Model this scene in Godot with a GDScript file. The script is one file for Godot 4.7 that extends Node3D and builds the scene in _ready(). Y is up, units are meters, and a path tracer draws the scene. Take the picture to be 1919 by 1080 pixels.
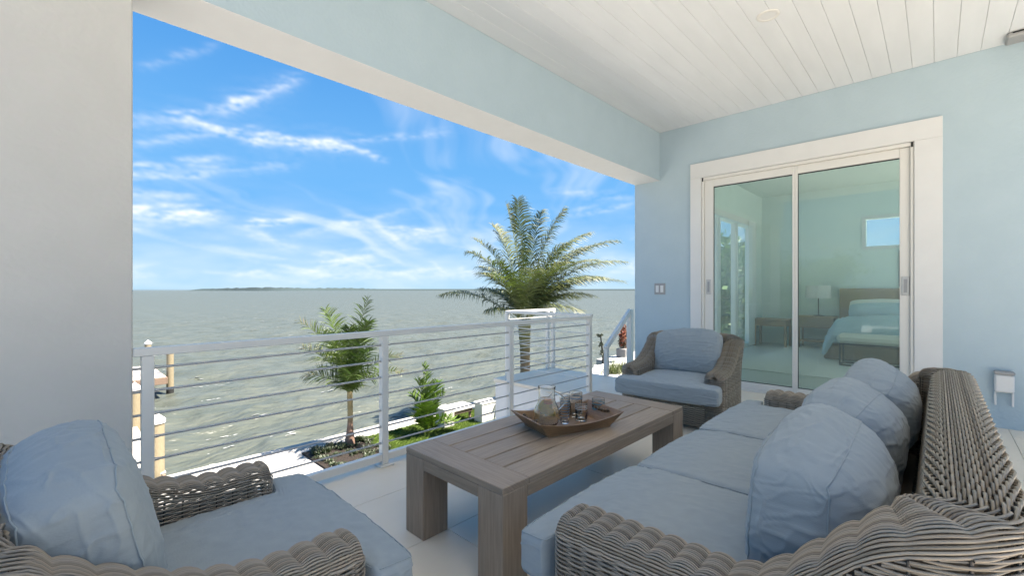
extends Node3D

# ------------------------------------------------------------------ mesh building
class MB:
	var v := PackedVector3Array()
	var n := PackedVector3Array()
	var uv := PackedVector2Array()
	var c := PackedColorArray()
	var idx := PackedInt32Array()
	var col := Color(1, 1, 1)
	func add(p: Vector3, nn: Vector3, u := Vector2.ZERO) -> int:
		v.push_back(p); n.push_back(nn); uv.push_back(u); c.push_back(col)
		return v.size() - 1
	func tri(a: int, b: int, d: int) -> void:
		idx.push_back(a); idx.push_back(b); idx.push_back(d)
	func otri(a: int, b: int, d: int) -> void:   # turned so that its front agrees with the normals
		var f := (v[d] - v[a]).cross(v[b] - v[a])
		if f.dot(n[a] + n[b] + n[d]) < 0.0:
			tri(a, d, b)
		else:
			tri(a, b, d)
	func poly(pts: Array, g := 0, off := Vector2.ZERO, toward := Vector3.ZERO) -> void:   # flat convex polygon
		var a: Vector3 = pts[0]
		var nn: Vector3 = ((pts[1] as Vector3) - a).cross((pts[2] as Vector3) - a).normalized()
		if toward != Vector3.ZERO and nn.dot(toward) < 0.0:
			nn = -nn
		var first := v.size()
		for p: Vector3 in pts:
			var u := p[g]
			var w := p[(g + 1) % 3] + p[(g + 2) % 3]
			add(p, nn, Vector2(u, w) + off)
		for i in range(1, pts.size() - 1):
			otri(first, first + i, first + i + 1)
	func box(ctr: Vector3, size: Vector3, bev := 0.0, g := -1, off := Vector2.ZERO, xf := Transform3D()) -> void:
		if g < 0:
			g = 0 if size.x >= size.y and size.x >= size.z else (1 if size.y >= size.z else 2)
		var h := size * 0.5
		bev = minf(bev, minf(h.x, minf(h.y, h.z)) * 0.9)
		var start := v.size()
		for ax in 3:
			var b1 := (ax + 1) % 3
			var b2 := (ax + 2) % 3
			for s: float in [-1.0, 1.0]:
				var q := []
				for k in 4:
					var p := Vector3.ZERO
					p[ax] = s * h[ax]
					p[b1] = (h[b1] - bev) * (-1.0 if k == 0 or k == 3 else 1.0)
					p[b2] = (h[b2] - bev) * (-1.0 if k < 2 else 1.0)
					q.append(p + ctr)
				var t := Vector3.ZERO
				t[ax] = s
				poly(q, g, off, t)
		if bev > 0.0:
			for ax in 3:
				var b1 := (ax + 1) % 3
				var b2 := (ax + 2) % 3
				for s1: float in [-1.0, 1.0]:
					for s2: float in [-1.0, 1.0]:
						var q := []
						for k in 4:
							var p := Vector3.ZERO
							p[ax] = (h[ax] - bev) * (-1.0 if k == 0 or k == 3 else 1.0)
							p[b1] = s1 * (h[b1] - (bev if k < 2 else 0.0))
							p[b2] = s2 * (h[b2] - (0.0 if k < 2 else bev))
							q.append(p + ctr)
						var t := Vector3.ZERO
						t[b1] = s1
						t[b2] = s2
						poly(q, g, off, t)
			for s0: float in [-1.0, 1.0]:
				for s1: float in [-1.0, 1.0]:
					for s2: float in [-1.0, 1.0]:
						var sg := Vector3(s0, s1, s2)
						poly([ctr + sg * (h - Vector3(0, bev, bev)), ctr + sg * (h - Vector3(bev, 0, bev)), ctr + sg * (h - Vector3(bev, bev, 0))], g, off, sg)
		if xf != Transform3D():
			for i in range(start, v.size()):
				v[i] = xf * v[i]
				n[i] = (xf.basis * n[i]).normalized()
	func tube(pts: PackedVector3Array, r0: float, r1: float, sides := 6, caps := true) -> void:
		var last := pts.size() - 1
		var side := Vector3.ZERO
		var start := v.size()
		for i in pts.size():
			var t: Vector3 = (pts[mini(i + 1, last)] - pts[maxi(i - 1, 0)]).normalized()
			if i == 0:
				side = t.cross(Vector3.UP if absf(t.y) < 0.9 else Vector3.RIGHT).normalized()
			else:
				side = (side - t * side.dot(t)).normalized()
			var up := t.cross(side)
			var r := lerpf(r0, r1, float(i) / last)
			for k in sides:
				var a := TAU * k / sides
				var d := side * cos(a) + up * sin(a)
				add(pts[i] + d * r, d, Vector2(float(k) / sides, float(i)))
		for i in last:
			for k in sides:
				var a := start + i * sides + k
				var b := start + i * sides + (k + 1) % sides
				otri(a, b, b + sides)
				otri(a, b + sides, a + sides)
		if caps:
			for e in 2:
				var at: int = start + (0 if e == 0 else last * sides)
				var t: Vector3 = (pts[0] - pts[1]).normalized() if e == 0 else (pts[last] - pts[last - 1]).normalized()
				var f := v.size()
				for k in sides:
					add(v[at + k], t)
				for k in range(1, sides - 1):
					otri(f, f + k, f + k + 1)
	func lathe(prof: PackedVector2Array, segs := 24, at := Vector3.ZERO, flat := false) -> void:   # profile of (radius, height)
		var m := prof.size()
		if flat:
			for i in m - 1:
				lathe(PackedVector2Array([prof[i], prof[i + 1]]), segs, at, false)
			return
		var start := v.size()
		for i in m:
			var d: Vector2 = prof[mini(i + 1, m - 1)] - prof[maxi(i - 1, 0)]
			var nn := Vector2(d.y, -d.x).normalized()
			for k in segs:
				var a := TAU * k / segs
				add(at + Vector3(cos(a) * prof[i].x, prof[i].y, sin(a) * prof[i].x), Vector3(cos(a) * nn.x, nn.y, sin(a) * nn.x), Vector2(float(k) / segs, prof[i].y))
		for i in m - 1:
			for k in segs:
				var a := start + i * segs + k
				var b := start + i * segs + (k + 1) % segs
				otri(a, b, b + segs)
				otri(a, b + segs, a + segs)
	func mesh() -> ArrayMesh:
		var am := ArrayMesh.new()
		var arr := []
		arr.resize(Mesh.ARRAY_MAX)
		arr[Mesh.ARRAY_VERTEX] = v
		arr[Mesh.ARRAY_NORMAL] = n
		arr[Mesh.ARRAY_TEX_UV] = uv
		arr[Mesh.ARRAY_COLOR] = c
		arr[Mesh.ARRAY_INDEX] = idx
		am.add_surface_from_arrays(Mesh.PRIMITIVE_TRIANGLES, arr)
		return am

# a stuffed cushion: a rounded box that is puffed, crowned and wrinkled
class Cushion:
	var half := Vector3.ONE
	var r := 0.03
	var puff: Callable
	var thin := 2
	var gather := 0.0025
	var folds := []          # [noise, stretch of the noise space, height, sharpness]
	func pt(q: Vector3, extra := 0.0) -> Array:
		var p := q * half
		var inn := Vector3(half.x - r, half.y - r, half.z - r)
		var cc := Vector3(clampf(p.x, -inn.x, inn.x), clampf(p.y, -inn.y, inn.y), clampf(p.z, -inn.z, inn.z))
		var d := (p - cc).normalized()
		var o: Vector3 = cc + d * (r + extra)
		o = puff.call(o, q)
		for f: Array in folds:
			var nz: FastNoiseLite = f[0]
			var w: Vector3 = o * (f[1] as Vector3)
			var x := nz.get_noise_3d(w.x, w.y, w.z)
			if f[3] > 0.0:
				x = pow(1.0 - minf(1.0, absf(x) * 2.2), f[3])
			o += d * x * f[2]
		# gathers that run into the seams
		var ua := absf(q[(thin + 1) % 3])
		var ub := absf(q[(thin + 2) % 3])
		var st := Vector3(5, 5, 5)
		st[(thin + 1) % 3] = 4.0 if ua > ub else 30.0
		st[(thin + 2) % 3] = 30.0 if ua > ub else 4.0
		var gz: FastNoiseLite = folds[0][0]
		var gn := gz.get_noise_3dv(o * st)
		var ue := maxf(ua, ub)
		var ft := absf(q[thin])
		var gw := smoothstep(0.40, 0.80, ue) * smoothstep(1.0, 0.92, ue) if ft > 0.999 else 1.0 - pow(ft, 4.0)
		o += d * gather * gn * gw * smoothstep(0.0, 0.2, absf(ua - ub))
		return [o, d]
	func build(mb: MB, N: int) -> void:
		var key := {}
		var dirs := PackedVector3Array()
		var start := mb.v.size()
		var warp := PackedFloat32Array()
		for i in N + 1:
			var t := 2.0 * i / N - 1.0
			warp.push_back(lerpf(t, sin(t * PI / 2.0), 0.55))
		var tris := []
		for ax in 3:
			for s in [0, N]:
				var grid := PackedInt32Array()
				for i in N + 1:
					for j in N + 1:
						var l := Vector3i.ZERO
						l[ax] = s
						l[(ax + 1) % 3] = i
						l[(ax + 2) % 3] = j
						var at = key.get(l)
						if at == null:
							var e: Array = pt(Vector3(warp[l.x], warp[l.y], warp[l.z]))
							at = mb.add(e[0], Vector3.ZERO, Vector2(i, j) / N)
							dirs.push_back(e[1])
							key[l] = at
						grid.push_back(at)
				for i in N:
					for j in N:
						var a := grid[i * (N + 1) + j]
						var b := grid[(i + 1) * (N + 1) + j]
						var d := grid[(i + 1) * (N + 1) + j + 1]
						var e := grid[i * (N + 1) + j + 1]
						for t: Array in [[a, b, d], [a, d, e]]:
							var f: Vector3 = (mb.v[t[2]] - mb.v[t[0]]).cross(mb.v[t[1]] - mb.v[t[0]])
							if f.dot(dirs[t[0] - start] + dirs[t[2] - start]) < 0.0:
								f = -f
								mb.tri(t[0], t[2], t[1])
							else:
								mb.tri(t[0], t[1], t[2])
							mb.n[t[0]] += f
							mb.n[t[1]] += f
							mb.n[t[2]] += f
		for i in range(start, mb.v.size()):
			mb.n[i] = mb.n[i].normalized()
	func welt(mb: MB, ax: int, s: float, rad: float, N := 40) -> void:   # corded seam round one face
		var pts := PackedVector3Array()
		var b1 := (ax + 1) % 3
		var b2 := (ax + 2) % 3
		for side in 4:
			for i in N:
				var t := 2.0 * i / N - 1.0
				var q := Vector3.ZERO
				q[ax] = s
				match side:
					0: q[b1] = t; q[b2] = -1.0
					1: q[b1] = 1.0; q[b2] = t
					2: q[b1] = -t; q[b2] = 1.0
					3: q[b1] = -1.0; q[b2] = -t
				pts.push_back(pt(q, rad * 0.8)[0])
		pts.push_back(pts[0])
		mb.tube(pts, rad, rad, 5, false)

# ------------------------------------------------------------------ naming
var used := {}
func numbered(called: String) -> String:
	var k: int = used.get(called, 0)
	used[called] = k + 1
	return called if k == 0 else "%s_%03d" % [called, k]
func tag(o: Node, label := "", category := "", group := "", kind := "") -> void:
	if label: o.set_meta("label", label)
	if category: o.set_meta("category", category)
	if group: o.set_meta("group", group)
	if kind: o.set_meta("kind", kind)
func thing(called: String, label: String, category: String, at := Vector3.ZERO, turn := 0.0, group := "") -> Node3D:
	var o := Node3D.new()
	o.name = numbered(called)
	add_child(o)
	o.position = at
	o.rotation.y = turn
	tag(o, label, category, group)
	return o
func part(parent: Node, called: String, mesh: Mesh, mat: Material, kind := "", label := "") -> MeshInstance3D:
	var o := MeshInstance3D.new()
	var k := 0
	var nm := called
	while parent.has_node(nm):
		k += 1
		nm = "%s_%03d" % [called, k]
	o.name = nm
	o.mesh = mesh
	o.material_override = mat
	parent.add_child(o, true)
	if kind: o.set_meta("kind", kind)
	if label: o.set_meta("label", label)
	return o
func single(called: String, mesh: Mesh, mat: Material, label := "", category := "", kind := "", at := Vector3.ZERO, group := "") -> MeshInstance3D:
	var o := MeshInstance3D.new()
	o.name = numbered(called)
	o.mesh = mesh
	o.material_override = mat
	o.position = at
	add_child(o, true)
	tag(o, label, category, group, kind)
	return o
func copy(o: Node3D, label: String, at: Vector3, turn := 0.0) -> Node3D:
	var r: Node3D = o.duplicate()
	r.name = numbered(String(o.name).rstrip("_0123456789"))
	add_child(r)
	r.position = at
	r.rotation.y = turn
	r.set_meta("label", label)
	return r
func boxm(size: Vector3, bev := 0.0, ctr := Vector3.ZERO, g := -1, off := Vector2.ZERO) -> ArrayMesh:
	var mb := MB.new()
	mb.box(ctr, size, bev, g, off)
	return mb.mesh()
func span(a: Vector3, b: Vector3, bev := 0.0, g := -1) -> ArrayMesh:    # box between two corners
	return boxm((b - a).abs(), bev, (a + b) * 0.5, g)

# ------------------------------------------------------------------ materials
var M := {}
func lin(r: float, g: float, b: float) -> Color:
	return Color(r, g, b).linear_to_srgb()
func noise(sd: int, freq: float, oct := 4, type := FastNoiseLite.TYPE_SIMPLEX_SMOOTH) -> FastNoiseLite:
	var f := FastNoiseLite.new()
	f.seed = sd
	f.noise_type = type
	f.frequency = freq
	f.fractal_octaves = oct
	return f
func ntex(sd: int, freq: float, c0: Color, c1: Color, size := 512, oct := 4) -> NoiseTexture2D:
	var t := NoiseTexture2D.new()
	t.width = size
	t.height = size
	t.seamless = true
	t.noise = noise(sd, freq, oct)
	var g := Gradient.new()
	g.set_color(0, c0)
	g.set_color(1, c1)
	t.color_ramp = g
	return t
func ltex(sd: int, freq: float, a: Color, b: Color, size := 512, oct := 4) -> NoiseTexture2D:
	return ntex(sd, freq, a.linear_to_srgb(), b.linear_to_srgb(), size, oct)
func mat(called: String, albedo: Color, rough := 0.7, metal := 0.0) -> StandardMaterial3D:
	var m := StandardMaterial3D.new()
	m.resource_name = called
	m.albedo_color = albedo.linear_to_srgb()
	m.roughness = rough
	m.metallic = metal
	M[called] = m
	return m
func textured(called: String, tex: Texture2D, rough: float, scale: Vector3, tri := true, world := true) -> StandardMaterial3D:
	var m := mat(called, Color(1, 1, 1), rough)
	m.albedo_texture = tex
	m.uv1_scale = scale
	m.uv1_triplanar = tri
	m.uv1_world_triplanar = tri and world
	return m
func bump(m: StandardMaterial3D, tex: Texture2D, cm: float) -> void:
	m.heightmap_enabled = true
	m.heightmap_texture = tex
	m.heightmap_scale = cm
func glass(called: String, c: Color, alpha: float) -> StandardMaterial3D:
	var m := mat(called, c, 0.02)
	m.albedo_color.a = alpha
	m.transparency = BaseMaterial3D.TRANSPARENCY_ALPHA
	return m

func make_materials() -> void:
	var grain_g := ntex(3, 0.02, Color(0, 0, 0), Color(1, 1, 1), 512, 5)
	var fine_g := ntex(4, 0.12, Color(0, 0, 0), Color(1, 1, 1), 512, 4)
	var stucco := textured("blue_stucco", ltex(11, 0.01, Color(0.43, 0.53, 0.58), Color(0.455, 0.555, 0.605)), 0.85, Vector3(0.45, 0.45, 0.45))
	bump(stucco, fine_g, 0.15)
	var cream := textured("cream_stucco", ltex(12, 0.01, Color(0.545, 0.53, 0.495), Color(0.575, 0.56, 0.525)), 0.85, Vector3(0.45, 0.45, 0.45))
	bump(cream, fine_g, 0.15)
	textured("white_paint", ltex(13, 0.01, Color(0.70, 0.695, 0.68), Color(0.74, 0.735, 0.72)), 0.5, Vector3(0.5, 0.5, 0.5))
	textured("plank_paint", ltex(14, 0.012, Color(0.715, 0.725, 0.73), Color(0.765, 0.775, 0.78)), 0.55, Vector3(0.15, 0.8, 0.8))
	mat("white_metal", Color(0.74, 0.72, 0.675), 0.35)
	mat("cable_steel", Color(0.46, 0.46, 0.46), 0.45, 0.3)
	mat("handle_metal", Color(0.55, 0.53, 0.50), 0.35, 0.7)
	mat("black_metal", Color(0.02, 0.02, 0.02), 0.45)
	mat("dark_hole", Color(0.01, 0.01, 0.01), 0.9)
	var tile := textured("tile", ltex(15, 0.008, Color(0.79, 0.705, 0.58), Color(0.84, 0.76, 0.635), 512, 5), 0.38, Vector3(0.25, 0.25, 0.7))
	tile.metallic_specular = 0.3
	textured("deck_stone", ltex(17, 0.01, Color(0.56, 0.54, 0.50), Color(0.64, 0.62, 0.58)), 0.7, Vector3(0.3, 0.3, 0.3))
	mat("grout", Color(0.68, 0.615, 0.515), 0.9)
	var conc := textured("concrete", ltex(16, 0.02, Color(0.34, 0.33, 0.31), Color(0.42, 0.41, 0.39), 512, 5), 0.8, Vector3(0.3, 0.3, 0.3))
	bump(conc, fine_g, 0.3)
	for k in 4:
		var a := [Color(0.345, 0.265, 0.195), Color(0.32, 0.245, 0.18), Color(0.36, 0.278, 0.207), Color(0.33, 0.252, 0.186)][k] as Color
		var w := textured("weathered_wood_%d" % k, ltex(20 + k, 0.012, a * 0.80, a * 1.16, 512, 6), 0.5, Vector3(0.6, 9.0, 1), false)
		bump(w, grain_g, 0.05)
	textured("tray_wood", ltex(26, 0.014, Color(0.20, 0.115, 0.055), Color(0.36, 0.22, 0.115), 512, 5), 0.4, Vector3(1.5, 9, 1), false)
	mat("bead_wood", Color(0.10, 0.06, 0.03), 0.45)
	var fab := textured("blue_fabric", ltex(30, 0.03, Color(0.285, 0.328, 0.352), Color(0.315, 0.358, 0.382), 512, 5), 0.9, Vector3(0.9, 3.0, 0.9), true, false)
	bump(fab, ntex(31, 0.3, Color(0, 0, 0), Color(1, 1, 1), 512, 2), 0.05)
	fab.rim_enabled = true
	fab.rim = 0.25
	fab.rim_tint = 0.7
	mat("piping_fabric", Color(0.31, 0.36, 0.385), 0.9)
	var wick := mat("wicker", Color(1, 1, 1), 0.42)
	wick.vertex_color_use_as_albedo = true
	mat("wicker_stake", Color(0.13, 0.11, 0.09), 0.7)
	glass("pane", Color(0.7, 0.9, 0.82), 0.03)
	var door := mat("door_glass", Color(0.80, 0.955, 0.895), 0.0)
	door.refraction_enabled = true
	door.refraction_scale = 0.05
	door.albedo_color.a = 0.10
	var tg := mat("table_glass", Color(0.97, 0.985, 0.98), 0.0)
	tg.refraction_enabled = true
	tg.refraction_scale = 0.05
	tg.albedo_color.a = 0.0
	glass("blue_glass", Color(0.25, 0.5, 0.62), 0.5)
	glass("lemonade", Color(0.95, 0.52, 0.13), 0.34)
	mat("orange_slice", Color(0.75, 0.24, 0.05), 0.5)
	mat("lemon_slice", Color(0.78, 0.62, 0.10), 0.5)
	glass("ice", Color(0.9, 0.93, 0.95), 0.14)
	mat("print_brown", Color(0.09, 0.05, 0.045), 0.6)
	mat("print_blue", Color(0.10, 0.20, 0.30), 0.6)
	mat("print_white", Color(0.7, 0.74, 0.75), 0.6)
	mat("peach", Color(0.62, 0.34, 0.2), 0.5)
	# outside
	var leaf := mat("leaf", Color(1, 1, 1), 0.5)
	leaf.vertex_color_use_as_albedo = true
	leaf.backlight_enabled = true
	leaf.backlight = Color(0.5, 0.6, 0.3)
	var bark := mat("bark", Color(1, 1, 1), 0.9)
	bark.vertex_color_use_as_albedo = true
	bump(bark, fine_g, 1.0)
	bark.uv1_scale = Vector3(3, 0.5, 1)
	textured("mulch", ltex(40, 0.09, Color(0.022, 0.016, 0.012), Color(0.085, 0.06, 0.045), 512, 4), 0.95, Vector3(1.3, 1.3, 1.3))
	bump(M["mulch"], fine_g, 4.0)
	textured("lawn", ltex(41, 0.05, Color(0.075, 0.115, 0.014), Color(0.11, 0.16, 0.022), 512, 5), 0.9, Vector3(0.8, 0.8, 0.8))
	textured("piling_wood", ltex(42, 0.03, Color(0.22, 0.18, 0.11), Color(0.32, 0.27, 0.18), 512, 5), 0.85, Vector3(3, 0.4, 3))
	textured("dock_wood", ltex(43, 0.03, Color(0.19, 0.13, 0.09), Color(0.28, 0.20, 0.15), 512, 5), 0.85, Vector3(1, 1, 1))
	mat("dock_deck", Color(0.42, 0.40, 0.37), 0.8)
	mat("tar", Color(0.02, 0.02, 0.02), 0.7)
	mat("white_cap", Color(0.80, 0.80, 0.79), 0.5)
	var water := textured("water", ltex(50, 0.012, Color(0.062, 0.071, 0.057), Color(0.094, 0.102, 0.086), 512, 5), 0.38, Vector3(0.035, 0.035, 0.08))
	water.metallic_specular = 0.36
	bump(water, ntex(51, 0.022, Color(0, 0, 0), Color(1, 1, 1), 1024, 6), 17.0)
	M["water"] = water
	mat("foam", Color(0.26, 0.27, 0.265), 0.8)
	mat("island", Color(0.035, 0.055, 0.06), 0.95)
	textured("rock", ltex(44, 0.03, Color(0.55, 0.54, 0.52), Color(0.75, 0.74, 0.72)), 0.85, Vector3(1, 1, 1))
	# bedroom
	textured("room_paint", ltex(60, 0.01, Color(0.68, 0.77, 0.73), Color(0.72, 0.81, 0.77)), 0.8, Vector3(0.4, 0.4, 0.4))
	textured("room_floor", ltex(61, 0.01, Color(0.50, 0.49, 0.46), Color(0.58, 0.57, 0.54)), 0.35, Vector3(0.3, 0.3, 1))
	textured("rug", ltex(62, 0.2, Color(0.62, 0.60, 0.56), Color(0.72, 0.70, 0.66)), 0.95, Vector3(1, 1, 1))
	textured("bed_wood", ltex(63, 0.02, Color(0.22, 0.14, 0.085), Color(0.36, 0.24, 0.15), 512, 5), 0.5, Vector3(0.8, 0.8, 6))
	textured("desk_wood", ltex(64, 0.02, Color(0.30, 0.18, 0.085), Color(0.42, 0.27, 0.14), 512, 5), 0.5, Vector3(0.6, 4, 0.6))
	textured("duvet", ltex(65, 0.02, Color(0.36, 0.50, 0.58), Color(0.42, 0.56, 0.64)), 0.9, Vector3(1, 1, 1))
	mat("white_linen", Color(0.76, 0.76, 0.74), 0.9)
	mat("bench_fabric", Color(0.66, 0.66, 0.60), 0.9)
	mat("lamp_shade", Color(0.72, 0.70, 0.66), 0.9)
	mat("curtain", Color(0.72, 0.74, 0.72), 0.9)
	mat("terracotta_grey", Color(0.22, 0.21, 0.20), 0.8)
	mat("plate_grey", Color(0.33, 0.33, 0.33), 0.5)

# ------------------------------------------------------------------ sky
func cirrus_sky() -> ImageTexture:
	var W := 2048
	var Hh := 1024
	var im := Image.create(W, Hh, false, Image.FORMAT_RGBF)
	var n1 := noise(71, 1.0, 5)
	var n2 := noise(72, 1.0, 4)
	var n3 := noise(73, 1.0, 3)
	# the brighter streaks: azimuth, elevation at both ends (degrees), half width, strength
	var streaks := [
		[9.7, 17.2, 17.2, 16.4, 0.55, 0.85], [16.0, 16.5, 25.6, 16.9, 0.75, 0.95], [25.0, 17.0, 30.2, 15.8, 0.45, 0.6], [9.2, 17.3, 15.5, 20.4, 0.5, 0.4], [13.0, 18.6, 20.6, 23.2, 0.7, 0.6],
		[5.5, 13.8, 13.2, 16.8, 0.5, 0.35], [3.0, 15.6, 10.5, 17.4, 1.0, 0.35], [4.0, 11.4, 13.6, 13.9, 0.55, 0.45], [4.0, 10.7, 12.2, 12.1, 0.4, 0.5], [10.0, 12.0, 20.0, 14.2, 0.7, 0.28], [3.0, 9.4, 10.0, 9.6, 0.5, 0.6],
		[2.0, 7.2, 13.0, 8.0, 1.15, 0.95], [15.2, 7.2, 20.8, 8.2, 0.55, 0.75], [15.5, 6.0, 20.5, 4.9, 0.7, 0.4], [22.3, 3.0, 29.0, 3.9, 0.9, 0.55], [14.0, 1.7, 18.6, 2.1, 0.7, 0.5], [4.0, 1.4, 7.5, 1.8, 0.7, 0.5],
		[25.7, 17.5, 38.0, 19.4, 0.45, 0.32], [6.5, 21.2, 12.5, 24.7, 0.4, 0.25], [52.0, 12.4, 62.0, 11.2, 0.5, 0.3], [54.0, 9.6, 61.5, 10.6, 0.55, 0.4], [25.0, 7.9, 36.0, 7.0, 0.8, 0.35], [20.3, 6.3, 33.0, 9.9, 0.45, 0.28],
		[30.0, 6.2, 38.0, 7.4, 0.9, 0.28], [39.5, 2.3, 42.5, 2.4, 0.7, 0.45], [20.0, 1.6, 40.0, 2.2, 1.0, 0.32], [48.0, 3.0, 60.0, 3.6, 1.0, 0.3]]
	var top := Color(0.058, 0.262, 0.66)
	var mid := Color(0.155, 0.43, 0.81)
	var low := Color(0.42, 0.64, 0.82)
	var below := Color(0.30, 0.36, 0.36)
	for y in Hh:
		var el := 90.0 - (y + 0.5) / Hh * 180.0
		if el < -3.0:
			continue
		var e := maxf(el, 0.0)
		var base: Color = low.lerp(mid, smoothstep(0.0, 11.0, e)) if e < 11.0 else mid.lerp(top, smoothstep(9.0, 36.0, e))
		var se := sin(deg_to_rad(e))
		for x in W:
			var az := fposmod((x + 0.5) / W * 360.0 + 180.0, 360.0) - 180.0
			var ra := deg_to_rad(az)
			var k := 1.0 / (se + 0.10)
			var px := sin(ra) * cos(deg_to_rad(e)) * k
			var pz := cos(ra) * cos(deg_to_rad(e)) * k
			var wx := n3.get_noise_2d(px * 0.6, pz * 0.6)
			# high thin cloud, combed along one wind direction
			var u := px * 0.8 + pz * 0.6
			var w := -px * 0.6 + pz * 0.8
			var h := n1.get_noise_2d(u * 0.22 + wx * 0.25, w * 1.5 + wx * 0.35)
			var cov := smoothstep(0.02, 0.8, h + 0.25 * n2.get_noise_2d(px * 0.30, pz * 0.30)) * 0.46
			cov *= smoothstep(0.0, 3.0, e) * (0.55 + 0.45 * smoothstep(60.0, 10.0, e))
			cov += 0.20 * smoothstep(15.0, 1.0, e) * (0.5 + n2.get_noise_2d(az * 0.10, el * 0.45))
			if az > 0.0 and az < 75.0 and e < 30.0:
				var tex := n1.get_noise_2d(az * 0.16 + el * 0.10 + wx * 0.3, el * 0.95 - az * 0.12)
				var tex2 := n2.get_noise_2d(az * 0.75, el * 2.2)
				for s: Array in streaks:
					var d := Vector2(s[2] - s[0], s[3] - s[1])
					var p := Vector2(az - s[0], el - s[1])
					var t := p.dot(d) / d.length_squared()
					if t < -0.25 or t > 1.25:
						continue
					var off := absf(p.cross(d) / d.length() + tex * 1.1 * s[4])
					if off > s[4] * 4.5:
						continue
					var fade := smoothstep(-0.2, 0.15, t) * smoothstep(1.2, 0.75, t)
					cov += s[5] * fade * (0.62 * exp(-pow(off / s[4], 2.0) * 1.8) + 0.30 * exp(-off / s[4])) * clampf(0.62 + tex * 0.8 + tex2 * 0.6, 0.0, 1.4)
			cov = clampf(cov, 0.0, 0.93)
			im.set_pixel(x, y, base.lerp(Color(0.93, 0.96, 1.0), cov))
	var y0 := int((90.0 + 3.0) / 180.0 * Hh)
	im.fill_rect(Rect2i(0, y0, W, Hh - y0), below)
	return ImageTexture.create_from_image(im)

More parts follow.
